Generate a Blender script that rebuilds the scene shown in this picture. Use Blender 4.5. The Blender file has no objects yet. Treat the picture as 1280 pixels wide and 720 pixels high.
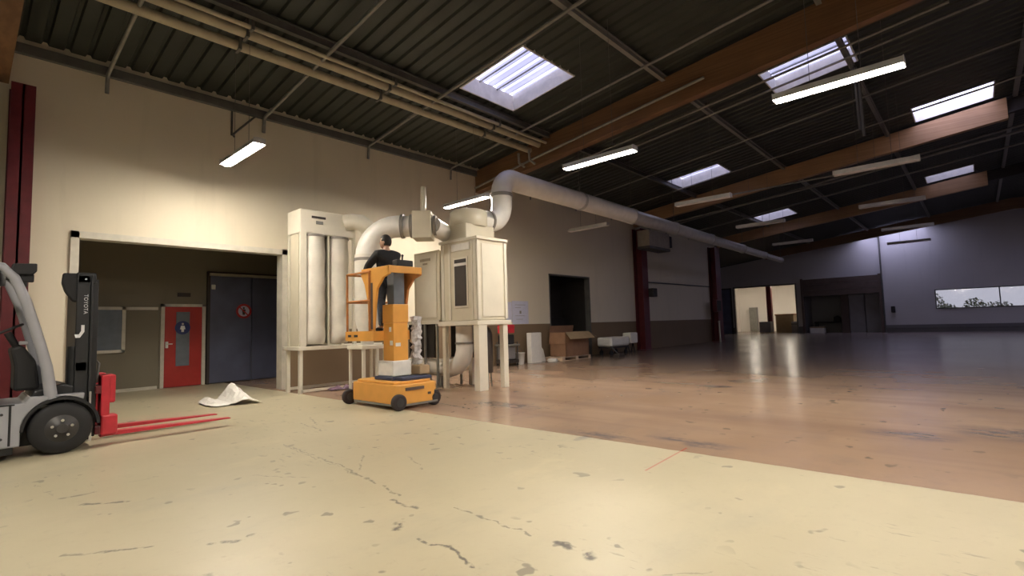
import bpy, bmesh, math, random
from mathutils import Vector, Matrix
random.seed(7)
scene = bpy.context.scene
COL = scene.collection
PI = math.pi

# ------------------------------------------------------------------ materials
def nt(name):
    m = bpy.data.materials.new(name); m.use_nodes = True
    n = m.node_tree.nodes; l = m.node_tree.links
    return m, n, l, n['Principled BSDF']

def mat(name, col, rough=.5, metal=0., var=.12, scale=6., bump=0., spec=None):
    """plain paint/metal/plastic with slight procedural variation"""
    m, n, l, b = nt(name)
    b.inputs['Roughness'].default_value = rough
    b.inputs['Metallic'].default_value = metal
    if spec is not None: b.inputs['Specular IOR Level'].default_value = spec
    tc = n.new('ShaderNodeTexCoord'); no = n.new('ShaderNodeTexNoise')
    no.inputs['Scale'].default_value = scale; no.inputs['Detail'].default_value = 5
    l.new(tc.outputs['Object'], no.inputs['Vector'])
    r = n.new('ShaderNodeValToRGB')
    r.color_ramp.elements[0].position = .3; r.color_ramp.elements[1].position = .7
    r.color_ramp.elements[0].color = [c * (1 - var) for c in col] + [1]
    r.color_ramp.elements[1].color = [min(1, c * (1 + var * .5)) for c in col] + [1]
    l.new(no.outputs['Fac'], r.inputs['Fac']); l.new(r.outputs['Color'], b.inputs['Base Color'])
    if bump:
        bp = n.new('ShaderNodeBump'); bp.inputs['Strength'].default_value = bump; bp.inputs['Distance'].default_value = .02
        l.new(no.outputs['Fac'], bp.inputs['Height']); l.new(bp.outputs['Normal'], b.inputs['Normal'])
    return m

def emit(name, col, s):
    m, n, l, b = nt(name)
    b.inputs['Base Color'].default_value = (*col, 1)
    b.inputs['Emission Color'].default_value = (*col, 1); b.inputs['Emission Strength'].default_value = s
    return m

class N:
    """tiny node-graph helper"""
    def __init__(s, n, l): s.n, s.l = n, l
    def put(s, sock, v):
        if hasattr(v, 'is_output'): s.l.new(v, sock)
        else: sock.default_value = v
    def m(s, op, a, b=0., c=None, clamp=False):
        q = s.n.new('ShaderNodeMath'); q.operation = op; q.use_clamp = clamp
        s.put(q.inputs[0], a); s.put(q.inputs[1], b)
        if c is not None: s.put(q.inputs[2], c)
        return q.outputs[0]
    def v(s, op, a, b=(0, 0, 0), out=0):
        q = s.n.new('ShaderNodeVectorMath'); q.operation = op
        s.put(q.inputs[0], a); s.put(q.inputs[1], b)
        return q.outputs[out]
    def noise(s, vec, scale, detail=4, rough=.55):
        q = s.n.new('ShaderNodeTexNoise'); q.inputs['Scale'].default_value = scale
        q.inputs['Detail'].default_value = detail; q.inputs['Roughness'].default_value = rough
        s.l.new(vec, q.inputs['Vector']); return q.outputs['Fac']
    def step(s, x, a, b):
        q = s.n.new('ShaderNodeMapRange'); q.interpolation_type = 'SMOOTHSTEP'
        s.put(q.inputs[0], x); q.inputs[1].default_value = a; q.inputs[2].default_value = b
        return q.outputs[0]
    def mix(s, f, a, b):
        q = s.n.new('ShaderNodeMix'); q.data_type = 'RGBA'
        s.put(q.inputs['Factor'], f); s.put(q.inputs[6], a); s.put(q.inputs[7], b)
        return q.outputs[2]
    def scale(s, vec, x):
        q = s.n.new('ShaderNodeMapping'); q.inputs['Scale'].default_value = x
        s.l.new(vec, q.inputs['Vector']); return q.outputs[0]

def floor_material():
    m, n, l, b = nt('worn painted concrete'); g = N(n, l)
    pos = n.new('ShaderNodeNewGeometry').outputs['Position']
    sx = n.new('ShaderNodeSeparateXYZ'); l.new(pos, sx.inputs[0]); X, Y = sx.outputs[0], sx.outputs[1]
    big = g.noise(pos, .35, 4); mid = g.noise(pos, 1.6, 6, .65); fine = g.noise(pos, 9, 6, .7)
    wob = g.m('MULTIPLY', g.m('SUBTRACT', g.noise(pos, 3., 4), .5), .05)
    zone = g.step(g.m('ADD', X, wob), 4.94, 4.97)
    beige = g.mix(g.step(big, .35, .68), (.44, .387, .26, 1), (.515, .455, .315, 1))
    beige = g.mix(g.m('MULTIPLY', g.step(mid, .56, .78), .35), beige, (.43, .385, .28, 1))
    salm = g.mix(g.step(big, .35, .65), (.34, .225, .15, 1), (.40, .275, .19, 1))
    # bands of worn paint running across the hall
    st = g.noise(g.scale(pos, (1.2, .12, 1)), 1., 4)
    salm = g.mix(g.m('MULTIPLY', g.step(st, .42, .72), .75), salm, (.27, .175, .125, 1))
    st3 = g.noise(g.scale(pos, (.5, .9, 1)), 1.3, 6, .65)
    salm = g.mix(g.m('MULTIPLY', g.step(st3, .48, .72), .5), salm, (.28, .20, .16, 1))
    beige = g.mix(g.m('MULTIPLY', g.step(st3, .50, .75), .4), beige, (.33, .31, .235, 1))
    beige = g.mix(g.m('MULTIPLY', g.step(st3, .42, .28), .35), beige, (.60, .52, .34, 1))
    salm = g.mix(g.m('MULTIPLY', g.step(mid, .50, .80), .16), salm, (.32, .24, .20, 1))
    col = g.mix(zone, beige, salm)
    col = g.mix(g.m('MULTIPLY', g.step(fine, .52, .78), .25), col, (.33, .27, .19, 1))
    # far part painted greyer to imitate daylight reflecting off the floor
    col = g.mix(g.m('MULTIPLY', g.step(g.m('ADD', X, g.m('MULTIPLY', big, 4.)), 13., 22.), .7), col, (.23, .19, .18, 1))
    # fine random scuffs
    sc = g.noise(g.scale(pos, (7., .8, 1)), 1.6, 5, .7); sc2 = g.noise(pos, .6, 3)
    col = g.mix(g.m('MULTIPLY', g.m('MULTIPLY', g.step(sc, .68, .76), g.step(sc2, .50, .62)), .45), col, (.17, .14, .10, 1))
    fl = g.noise(pos, 5.5, 2, .4); fl2 = g.noise(pos, .9, 3)
    col = g.mix(g.m('MULTIPLY', g.m('MULTIPLY', g.step(fl, .66, .70), g.step(fl2, .45, .60)), .7), col, (.14, .12, .09, 1))
    fs_ = g.noise(g.scale(pos, (11., 2.2, 1)), 1.5, 4, .7)
    col = g.mix(g.m('MULTIPLY', g.m('MULTIPLY', g.step(fs_, .60, .68), g.step(g.noise(pos, .45, 2), .48, .60)), .5), col, (.18, .155, .12, 1))
    # individual scratches, tyre marks and stains (start, end, half width, darkness)
    px = n.new('ShaderNodeCombineXYZ'); l.new(X, px.inputs[0]); l.new(Y, px.inputs[1]); P = px.outputs[0]
    jit = n.new('ShaderNodeTexNoise'); jit.inputs['Scale'].default_value = 5; jit.inputs['Detail'].default_value = 5
    l.new(P, jit.inputs['Vector'])
    P = g.v('ADD', P, g.v('MULTIPLY', g.v('SUBTRACT', jit.outputs['Color'], (.5, .5, .5)), (.16, .16, 0)))
    S = [(2.66, 6.07, 2.58, 4.65, .012, .5), (2.58, 4.65, 2.41, 3.43, .014, .6), (2.62, 5.9, 2.50, 4.2, .008, .4),
         (2.33, 3.12, 2.31, 3.4, .022, .7), (2.0, 2.89, 2.06, 2.98, .035, .8), (2.50, 2.88, 2.49, 2.58, .012, .6),
         (2.49, 2.58, 2.47, 2.17, .01, .55), (2.48, 1.95, 2.48, 1.87, .035, .8), (2.47, 1.74, 2.44, 1.67, .03, .8),
         (1.98, 2.66, 2.03, 2.42, .012, .75), (2.03, 2.42, 1.96, 2.13, .012, .8), (.66, 5.61, .89, 5.61, .03, .6),
         (.76, 5.27, .99, 5.06, .028, .75), (.51, 4.16, .68, 4.03, .015, .5), (.68, 4.03, .86, 3.88, .018, .7),
         (1.16, 3.62, 1.25, 3.56, .028, .7), (1.33, 3.56, 1.37, 3.55, .02, .6), (.95, 3.2, .99, 3.17, .03, .5),
         (3.4, 7.2, 3.3, 6.4, .012, .5), (3.7, 7.6, 3.5, 6.9, .012, .5), (2.9, 4.8, 2.6, 4.3, .012, .45),
         (3.2, 4.4, 3.0, 3.9, .010, .4), (1.9, 5.0, 2.2, 4.5, .010, .4), (4.77, 3.45, 4.95, 3.2, .010, .5),
         (5.9, 8.2, 5.6, 6.0, .02, .3), (2.2, 1.6, 2.7, 1.1, .008, .35), (4.16, 5.06, 7.24, 5.18, .012, .35)]
    mask = None
    for (x0, y0, x1, y1, w, k) in S:
        pa = g.v('SUBTRACT', P, (x0, y0, 0)); ba = (x1 - x0, y1 - y0, 0); L2 = ba[0] ** 2 + ba[1] ** 2
        h = g.m('DIVIDE', g.v('DOT_PRODUCT', pa, ba, 1), L2, clamp=True)
        q = n.new('ShaderNodeVectorMath'); q.operation = 'SCALE'; q.inputs[0].default_value = ba; l.new(h, q.inputs['Scale'])
        d = g.v('LENGTH', g.v('SUBTRACT', pa, q.outputs[0]), out=1)
        v = g.m('MULTIPLY', g.step(d, w * 1.3, w * .3), min(1., k * 1.1))
        mask = v if mask is None else g.m('MAXIMUM', mask, v)
    mask = g.m('MULTIPLY', mask, g.step(g.noise(pos, 14, 3), .38, .55))
    col = g.mix(mask, col, (.06, .05, .045, 1))
    # blotchy oil stains on the salmon part
    st2 = None
    for (x0, y0, a, c) in [(5.12, 3.3, .16, .55), (5.30, 2.2, .12, .32), (4.95, 3.42, .3, .1), (10.1, 3.9, .25, .4), (7.6, -.25, .5, .7),
                           (7.0, .62, .3, .5), (5.4, 2.4, .12, .6), (6.2, 5.9, .3, .9)]:
        e = g.v('LENGTH', g.v('DIVIDE', g.v('SUBTRACT', P, (x0, y0, 0)), (a, c, 1)), out=1)
        v = g.step(e, 1.15, .25); st2 = v if st2 is None else g.m('MAXIMUM', st2, v)
    st2 = g.m('MULTIPLY', st2, g.m('MULTIPLY', g.step(g.noise(g.scale(pos, (6, 2.2, 1)), 1.6, 5, .7), .36, .58), .85))
    col = g.mix(st2, col, (.13, .115, .12, 1))
    # one thin red paint line
    pa = g.v('SUBTRACT', px.outputs[0], (4.15, 2.25, 0)); ba = (.96, .05, 0)
    h = g.m('DIVIDE', g.v('DOT_PRODUCT', pa, ba, 1), ba[0] ** 2 + ba[1] ** 2, clamp=True)
    q = n.new('ShaderNodeVectorMath'); q.operation = 'SCALE'; q.inputs[0].default_value = ba; l.new(h, q.inputs['Scale'])
    d = g.v('LENGTH', g.v('SUBTRACT', pa, q.outputs[0]), out=1)
    col = g.mix(g.m('MULTIPLY', g.step(d, .014, .006), .7), col, (.42, .06, .04, 1))
    l.new(col, b.inputs['Base Color'])
    r = g.m('ADD', g.m('MULTIPLY', g.m('SUBTRACT', big, .5), .10), g.m('SUBTRACT', .38, g.m('MULTIPLY', zone, .15)))
    l.new(r, b.inputs['Roughness'])
    return m

def wall_material(name, upper, lower=None, zsplit=1.33, xfrom=None):
    m, n, l, b = nt(name); g = N(n, l)
    pos = n.new('ShaderNodeNewGeometry').outputs['Position']
    sx = n.new('ShaderNodeSeparateXYZ'); l.new(pos, sx.inputs[0])
    big = g.noise(pos, .5, 5); drip = g.noise(g.scale(pos, (2.5, 2.5, .25)), 1.2, 5, .6)
    up = g.mix(g.m('MULTIPLY', g.step(big, .4, .7), .25), (*upper, 1), tuple(c * .86 for c in upper) + (1,))
    up = g.mix(g.m('MULTIPLY', g.step(drip, .55, .75), .22), up, tuple(c * .72 for c in upper) + (1,))
    if lower:
        lo = g.mix(g.m('MULTIPLY', g.step(big, .4, .7), .4), (*lower, 1), tuple(c * .8 for c in lower) + (1,))
        f = g.step(sx.outputs[2], zsplit + .012, zsplit - .012)
        if xfrom is not None: f = g.m('MULTIPLY', f, g.step(sx.outputs[0], xfrom - .01, xfrom + .01))
        up = g.mix(f, up, lo)
    l.new(up, b.inputs['Base Color']); b.inputs['Roughness'].default_value = .75
    bp = n.new('ShaderNodeBump'); bp.inputs['Strength'].default_value = .12; bp.inputs['Distance'].default_value = .01
    l.new(g.noise(pos, 30, 4), bp.inputs['Height']); l.new(bp.outputs['Normal'], b.inputs['Normal'])
    return m

def wood_material(name, c0, c1, axis=(9, .5, 30)):
    m, n, l, b = nt(name); g = N(n, l)
    pos = n.new('ShaderNodeNewGeometry').outputs['Position']
    v = g.noise(g.scale(pos, axis), .9, 5, .6); big = g.noise(pos, .7, 3)
    col = g.mix(g.step(v, .35, .68), (*c0, 1), (*c1, 1))
    col = g.mix(g.m('MULTIPLY', g.step(big, .45, .7), .35), col, tuple(c * .6 for c in c0) + (1,))
    l.new(col, b.inputs['Base Color']); b.inputs['Roughness'].default_value = .55
    return m

def sheet_material(name, k, f0):
    m, n, l, b = nt(name)
    n.remove(b); out = n['Material Output']
    tr = n.new('ShaderNodeBsdfTransparent'); tr.inputs[0].default_value = (k, k, k * 1.03, 1)
    tl = n.new('ShaderNodeBsdfTranslucent'); tl.inputs[0].default_value = (.8, .8, .82, 1)
    df = n.new('ShaderNodeBsdfDiffuse'); df.inputs[0].default_value = (.6, .6, .62, 1)
    g = N(n, l); pos = n.new('ShaderNodeNewGeometry').outputs['Position']
    sx = n.new('ShaderNodeSeparateXYZ'); l.new(pos, sx.inputs[0]); fr_ = g.m('FRACT', g.m('MULTIPLY', sx.outputs[0], 1 / .3))
    rib = g.m('MULTIPLY', g.step(fr_, .60, .72), g.step(fr_, .98, .90))  # stripes paint the shading of the corrugation into the sheet
    f = g.m('ADD', g.m('ADD', f0, g.m('MULTIPLY', rib, .38)), g.m('MULTIPLY', g.step(g.noise(pos, 1.2, 3), .4, .7), .08))
    a = n.new('ShaderNodeMixShader'); a.inputs[0].default_value = .15; l.new(tl.outputs[0], a.inputs[1]); l.new(df.outputs[0], a.inputs[2])
    c = n.new('ShaderNodeMixShader'); l.new(f, c.inputs[0]); l.new(tr.outputs[0], c.inputs[1]); l.new(a.outputs[0], c.inputs[2])
    l.new(c.outputs[0], out.inputs['Surface'])
    return m

def glass_material(name, tint=(.9, .93, .95), mixv=.12):
    m, n, l, b = nt(name); n.remove(b); out = n['Material Output']
    tr = n.new('ShaderNodeBsdfTransparent'); tr.inputs[0].default_value = (*tint, 1)
    gl = n.new('ShaderNodeBsdfGlossy'); gl.inputs['Roughness'].default_value = .08
    no = n.new('ShaderNodeTexNoise'); no.inputs['Scale'].default_value = 3
    g = N(n, l); f = g.m('MULTIPLY', g.m('ADD', no.outputs['Fac'], .5), mixv)
    c = n.new('ShaderNodeMixShader'); l.new(f, c.inputs[0]); l.new(tr.outputs[0], c.inputs[1]); l.new(gl.outputs[0], c.inputs[2])
    l.new(c.outputs[0], out.inputs['Surface'])
    return m

M = {}
M['floor'] = floor_material()
M['wall'] = wall_material('cream wall paint', (.72, .645, .50), (.21, .145, .085), 1.33, 5.25)
M['farwall'] = wall_material('grey white wall paint', (.52, .50, .49), (.16, .15, .15), .55)
M['alcove'] = wall_material('khaki wall paint', (.20, .175, .125))
M['dimroom'] = wall_material('dull grey paint', (.36, .345, .33))
M['whiteroom'] = wall_material('white room paint', (.78, .74, .68))
M['roof'] = mat('dark green grey roof sheet', (.032, .037, .030), .6, 0, .2, 2)
M['steel'] = mat('grey painted steel', (.12, .117, .108), .5, .2, .2, 4)
M['purlin'] = mat('light grey purlin paint', (.24, .235, .215), .5, .1)
M['lightsteel'] = mat('pale galvanised steel', (.25, .245, .22), .45, .3, .15, 8)
M['creampipe'] = mat('cream pipe paint', (.40, .35, .25), .45, 0, .12, 5)
M['glulam'] = wood_material('glued laminated timber', (.15, .076, .036), (.21, .112, .054))
M['glulamlit'] = wood_material('glued timber lightened as if rooflit', (.36, .20, .095), (.46, .27, .135))  # lighter copy of the timber, rooflight brightness put into its colour
M['redsteel'] = mat('dark red painted steel', (.115, .012, .016), .4, 0, .25, 5)
M['white'] = mat('white plastic', (.8, .78, .72), .4)
M['trimwhite'] = mat('off white frame paint', (.62, .58, .49), .5)
M['tube'] = emit('lit fluorescent diffuser', (1., .91, .78), 240.)
M['tube_room'] = emit('lit fluorescent tube in the side room', (1., .90, .74), 85.)
M['tubeoff'] = mat('unlit fluorescent diffuser', (.62, .58, .60), .35)
M['housing'] = mat('white enamelled lamp housing', (.55, .53, .50), .4)
M['cream'] = mat('cream enamelled machine panel', (.66, .60, .46), .38, 0, .06, 3)
M['creamlight'] = mat('pale cream panel', (.74, .69, .57), .38, 0, .06, 3)
M['bag'] = mat('white filter cloth', (.76, .72, .63), .8, 0, .1, 4, .1)
M['duct'] = mat('white coated spiral duct', (.84, .81, .74), .30, .0, .07, 5)
M['ductgrey'] = mat('pale grey ducting', (.58, .56, .51), .35, .4, .12, 5)
M['seal'] = mat('grey joint band', (.27, .25, .22), .5, .3)
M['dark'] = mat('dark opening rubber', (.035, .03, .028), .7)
M['darkpanel'] = mat('dark brown board', (.018, .015, .013), .65)
M['orange'] = mat('orange lift paint', (.80, .39, .085), .38, 0, .10, 4)
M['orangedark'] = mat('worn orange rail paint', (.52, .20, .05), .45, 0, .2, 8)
M['mastgrey'] = mat('blue grey mast metal', (.15, .17, .19), .45, .2)
M['navy'] = mat('dark blue rubber mat', (.03, .04, .085), .6)
M['black'] = mat('black rubber', (.014, .014, .015), .65)
M['tyre'] = mat('brown black tyre rubber', (.03, .022, .022), .75)
M['blackmetal'] = mat('black painted mast steel', (.016, .017, .018), .42, 0, .2, 6)
M['hub'] = mat('dark grey wheel hub', (.06, .058, .058), .45, .3)
M['chrome'] = mat('bare bright steel', (.7, .7, .7), .25, 1.)
M['forkgrey'] = mat('light grey truck paint', (.37, .375, .40), .4, 0, .08, 3)
M['forkred'] = mat('red fork paint', (.55, .03, .045), .4, 0, .15, 6)
M['seat'] = mat('dark blue grey vinyl', (.02, .023, .035), .55)
M['letter'] = mat('white lettering', (.8, .8, .8), .5)
M['skin'] = mat('skin', (.50, .29, .20), .55, 0, .06, 9)
M['hair'] = mat('dark brown hair', (.018, .012, .009), .6, 0, .3, 40)
M['jacket'] = mat('black jacket cloth', (.012, .012, .015), .85, 0, .3, 30, .2)
M['trousers'] = mat('grey blue work trousers', (.085, .10, .135), .85, 0, .2, 30, .2)
M['reddoor'] = mat('red door paint', (.42, .028, .022), .45, 0, .15, 3)
M['greydoor'] = mat('blue grey rubber door', (.115, .125, .19), .35, 0, .25, 1.5)
M['doorglass'] = mat('greyish door glass', (.17, .20, .24), .15)
M['signblue'] = mat('blue sign', (.02, .035, .16), .4)
M['signred'] = mat('red sign ring', (.50, .03, .03), .4)
M['signdark'] = mat('dark sign plate', (.045, .035, .03), .5)
M['cardboard'] = mat('brown cardboard', (.30, .165, .095), .8, 0, .12, 5)
M['cardlight'] = mat('tan cardboard', (.40, .29, .17), .8, 0, .1, 5)
M['palletwood'] = wood_material('pale pallet wood', (.60, .44, .31), (.70, .54, .40), (8, 8, 20))
M['paper'] = mat('bluish white paper', (.60, .60, .72), .7, 0, .05, 12)
M['film'] = mat('white plastic film', (.80, .77, .71), .45, 0, .06, 8)
M['brownboard'] = mat('dark brown shutter', (.11, .075, .06), .6, 0, .2, 3)
M['greypanel'] = mat('grey door panel', (.26, .245, .24), .6, 0, .1, 2)
M['sheet'] = sheet_material('weathered rooflight sheet', .095, .12)
M['halfsheet'] = sheet_material('tinted sheet of added rooflights', .55, .10)
M['clearsheet'] = sheet_material('clear rooflight sheet', .92, .05)
M['glass'] = glass_material('dirty window glass', (.32, .32, .29), .05)
M['bluewrap'] = mat('crumpled clear wrap', (.56, .54, .53), .35, 0, .3, 25)
M['purple'] = mat('purple plastic sheeting', (.17, .10, .15), .6, 0, .3, 10)
M['heater'] = mat('beige heater casing', (.38, .33, .25), .5)
M['leaf'] = mat('hedge leaves', (.10, .12, .07), .7, 0, .5, 5)
M['ground'] = mat('pale tarmac', (.35, .34, .33), .9)

# ------------------------------------------------------------------ mesh helpers
class MB:
    def __init__(s): s.v = []; s.f = []; s.sm = []
    def add(s, vs, fs, smooth=False):
        k = len(s.v); s.v += [Vector(p) for p in vs]
        s.f += [[i + k for i in f] for f in fs]; s.sm += [smooth] * len(fs); return s
    def bm(s, bm, smooth=False):
        bm.verts.index_update()
        s.add([v.co.copy() for v in bm.verts], [[v.index for v in f.verts] for f in bm.faces], smooth); bm.free(); return s
    def box(s, x0, x1, y0, y1, z0, z1, bev=0., rot=None, seg=2):
        """box, optionally bevelled; rot turns it about its centre"""
        bm = bmesh.new(); bmesh.ops.create_cube(bm, size=1)
        d = Vector((abs(x1 - x0), abs(y1 - y0), abs(z1 - z0)))
        for v in bm.verts: v.co = Vector((v.co.x * d.x, v.co.y * d.y, v.co.z * d.z))
        if bev: bmesh.ops.bevel(bm, geom=bm.edges[:], offset=min(bev, min(d) * .45), segments=seg, affect='EDGES', profile=.5)
        c = Vector(((x0 + x1) / 2, (y0 + y1) / 2, (z0 + z1) / 2))
        for v in bm.verts: v.co = (rot @ v.co if rot else v.co) + c
        return s.bm(bm)
    def tube(s, pts, r, n=14, cap=True, smooth=True):
        pts = [Vector(p) for p in pts]; rs = r if isinstance(r, (list, tuple)) else [r] * len(pts)
        T = []
        for i in range(len(pts)):
            a = pts[max(0, i - 1)]; b = pts[min(len(pts) - 1, i + 1)]; T.append((b - a).normalized())
        u = T[0].orthogonal().normalized(); vs = []
        for i, p in enumerate(pts):
            if i: u = (u - T[i] * u.dot(T[i])); u.normalize()
            w = T[i].cross(u)
            vs += [p + (u * math.cos(2 * PI * k / n) + w * math.sin(2 * PI * k / n)) * rs[i] for k in range(n)]
        fs = [[i * n + k, i * n + (k + 1) % n, (i + 1) * n + (k + 1) % n, (i + 1) * n + k] for i in range(len(pts) - 1) for k in range(n)]
        s.add(vs, fs, smooth)
        if cap:
            s.add(vs[:n][::-1], [list(range(n))]); s.add(vs[-n:], [list(range(n))])
        return s
    def lathe(s, prof, c, axis=(0, 0, 1), n=28, smooth=True):
        """profile of (radius, height) turned about axis through c"""
        q = Vector((0, 0, 1)).rotation_difference(Vector(axis)); c = Vector(c); vs = []
        for (r, z) in prof: vs += [q @ Vector((r * math.cos(2 * PI * k / n), r * math.sin(2 * PI * k / n), z)) + c for k in range(n)]
        fs = [[i * n + k, i * n + (k + 1) % n, (i + 1) * n + (k + 1) % n, (i + 1) * n + k] for i in range(len(prof) - 1) for k in range(n)]
        s.add(vs, fs, smooth)
        s.add(vs[:n][::-1], [list(range(n))]); s.add(vs[-n:], [list(range(n))]); return s
    def prism(s, poly, a, b, plane='xz', bev=0.):
        """polygon in a plane, extruded along the remaining axis from a to b"""
        f = {'xz': lambda p, t: (p[0], t, p[1]), 'yz': lambda p, t: (t, p[0], p[1]), 'xy': lambda p, t: (p[0], p[1], t)}[plane]
        bm = bmesh.new(); n = len(poly)
        lo = [bm.verts.new(f(p, a)) for p in poly]; hi = [bm.verts.new(f(p, b)) for p in poly]
        bm.faces.new(lo[::-1]); bm.faces.new(hi)
        for i in range(n): bm.faces.new((lo[i], lo[(i + 1) % n], hi[(i + 1) % n], hi[i]))
        bmesh.ops.recalc_face_normals(bm, faces=bm.faces[:])
        if bev: bmesh.ops.bevel(bm, geom=bm.edges[:], offset=bev, segments=2, affect='EDGES', profile=.5)
        return s.bm(bm)
    def sphere(s, c, r, sc=(1, 1, 1), u=20, v=12):
        bm = bmesh.new(); bmesh.ops.create_uvsphere(bm, u_segments=u, v_segments=v, radius=r)
        for q in bm.verts: q.co = Vector((q.co.x * sc[0], q.co.y * sc[1], q.co.z * sc[2])) + Vector(c)
        return s.bm(bm, True)
    def build(s, name, m, parent=None):
        off = Vector((0, 0, 0))
        if parent is None:
            xs = [v.x for v in s.v]; ys = [v.y for v in s.v]; zs = [v.z for v in s.v]
            off = Vector(((min(xs) + max(xs)) / 2, (min(ys) + max(ys)) / 2, min(zs)))
        else:
            p = parent
            while p: off += p.location; p = p.parent
        me = bpy.data.meshes.new(name); me.from_pydata([v - off for v in s.v], [], s.f)
        me.polygons.foreach_set('use_smooth', s.sm); me.validate(); me.update()
        o = bpy.data.objects.new(name, me); COL.objects.link(o); me.materials.append(m)
        if parent: o.parent = parent
        else: o.location = off
        return o

def tag(o, label, cat, group=None, kind=None):
    o['label'] = label; o['category'] = cat
    if group: o['group'] = group
    if kind: o['kind'] = kind
    return o
def thing(name, loc, label, cat, group=None, kind=None):
    o = bpy.data.objects.new(name, None); COL.objects.link(o); o.location = loc; o.empty_display_size = .2
    return tag(o, label, cat, group, kind)
def arc(c, r, a0, a1, plane, n=8):
    out = []
    for i in range(n + 1):
        a = math.radians(a0 + (a1 - a0) * i / n); p, q = r * math.cos(a), r * math.sin(a)
        out.append(Vector(c) + Vector({'xz': (p, 0, q), 'yz': (0, p, q), 'xy': (p, q, 0)}[plane]))
    return out
def copy_tree(o, dx, parent=None):
    c = o.copy(); COL.objects.link(c)
    if parent: c.parent = parent
    else: c.location = o.location + Vector(dx)
    for ch in list(o.children): copy_tree(ch, dx, c)
    return c
def rotz(a): return Matrix.Rotation(math.radians(a), 3, 'Z')
def roty(a): return Matrix.Rotation(math.radians(a), 3, 'Y')
def rotx(a): return Matrix.Rotation(math.radians(a), 3, 'X')

# ------------------------------------------------------------------ camera
f = 638.6; yw, pt, rl = .7376, .07309, -.02852
fw = Vector((math.cos(pt) * math.cos(yw), math.cos(pt) * math.sin(yw), math.sin(pt)))
rt = Vector((math.sin(yw), -math.cos(yw), 0)); up = rt.cross(fw)
r2 = math.cos(rl) * rt + math.sin(rl) * up; u2 = -math.sin(rl) * rt + math.cos(rl) * up
cam = bpy.data.cameras.new('camera'); cam.sensor_width = 36; cam.lens = f / 1280 * 36; cam.clip_end = 300; cam.clip_start = .05
co = bpy.data.objects.new('camera', cam); COL.objects.link(co)
mw = Matrix.Identity(4)
for i in range(3): mw[i][0], mw[i][1], mw[i][2] = r2[i], u2[i], -fw[i]
mw[0][3], mw[1][3], mw[2][3] = 0, 0, 1.3
co.matrix_world = mw; scene.camera = co

# ------------------------------------------------------------------ room shell
D = 11.8                        # inner face of the long wall
RIDGE = -2.
def zr(y): return 6.45 + .12 * (D - y) if y >= RIDGE else 6.45 + .12 * (D - RIDGE) - .12 * (RIDGE - y)
XB, XF, YR, YW = -8., 46., -16., 18.

def struct(o, label, cat): return tag(o, label, cat, kind='structure')
struct(MB().box(XB - .2, 70, YR - .2, YW + .4, -.2, 0).build('floor', M['floor']), 'worn floor painted beige near and salmon further in', 'floor')

def wall_with_holes(mb, axis, t0, t1, u0, u1, top, holes):
    """wall slab in the u-z plane; top is a function of u; holes = (u0,u1,z0,z1)"""
    us = sorted({u0, u1} | {h[0] for h in holes} | {h[1] for h in holes} | ({RIDGE} if axis == 'x' and u0 < RIDGE < u1 else set()))
    for a, b in zip(us, us[1:]):
        hs = sorted([h for h in holes if h[0] <= a + 1e-6 and h[1] >= b - 1e-6], key=lambda h: h[2])
        segs = []; z = 0
        for h in hs: segs.append((z, h[2])); z = h[3]
        segs.append((z, None))
        for z0, z1 in segs:
            if z1 is not None and z1 - z0 < 1e-4: continue
            poly = [(a, z0), (b, z0), (b, top(b) if z1 is None else z1), (a, top(a) if z1 is None else z1)]
            mb.prism(poly, t0, t1, 'yz' if axis == 'x' else 'xz')
    return mb
# long wall with the alcove opening and a doorway
OP = (1.40, 5.20, 0, 3.17); DR = (15.06, 17.73, 0, 3.17)
struct(wall_with_holes(MB(), 'y', D, D + .22, XB, 31.7, lambda u: zr(D) + .1, [OP, DR]).build('wall_left', M['wall']),
       'long cream wall with brown lower band behind the machines', 'wall')
struct(MB().box(31.5, 31.7, D + .22, YW, 0, 6.6).build('wall_left_return', M['farwall']), 'short return wall behind the furthest red column', 'wall')
struct(MB().box(31.5, 46, YW, YW + .2, 0, 6).build('wall_left_recess', M['farwall']), 'recessed side wall past the furthest red column', 'wall')
LD = (10.85, 15.6, 0, 3.95); BD = (5.25, 10.3, 0, 4.28); WN = (-3.6, 2.15, 1.60, 2.95); SD = (15.95, 16.75, 0, 3.9)
struct(wall_with_holes(MB(), 'x', XF, XF + .2, YR, YW, lambda u: zr(u) + .1, [LD, BD, WN]).build('wall_far', M['farwall']),
       'far grey white end wall with doorways and a window strip', 'wall')
struct(wall_with_holes(MB(), 'x', XB - .2, XB, YR, D, lambda u: zr(u) + .1, []).build('wall_back', M['farwall']), 'end wall behind the viewer', 'wall')
struct(MB().box(XB, XF, YR - .2, YR, 0, zr(YR) + .1).build('wall_right', M['farwall']), 'dark side wall opposite the machines', 'wall')

# rooflights: x0, x1, y0, y1
SKY = [(7.8, 9.6, 6.6, 8.5), (13.5, 15.0, 1.8, 3.65), (20.1, 21.6, -.8, 1.1), (18.9, 20.4, 6.75, 8.75), (29.4, 31.2, 7.0, 9.0),
       (30.6, 32.1, -.3, 1.4), (43.8, 45.9, 2.4, 6.3),
       (9.0, 12., -9., -4.8), (15.0, 18., -9., -4.8), (24., 27., -9., -4.8), (33.6, 36.6, -9., -4.8), (39.0, 42., -9., -4.8), (2.7, 5.7, -11, -7.5)]  # these last six are added out of view for extra daylight
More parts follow.
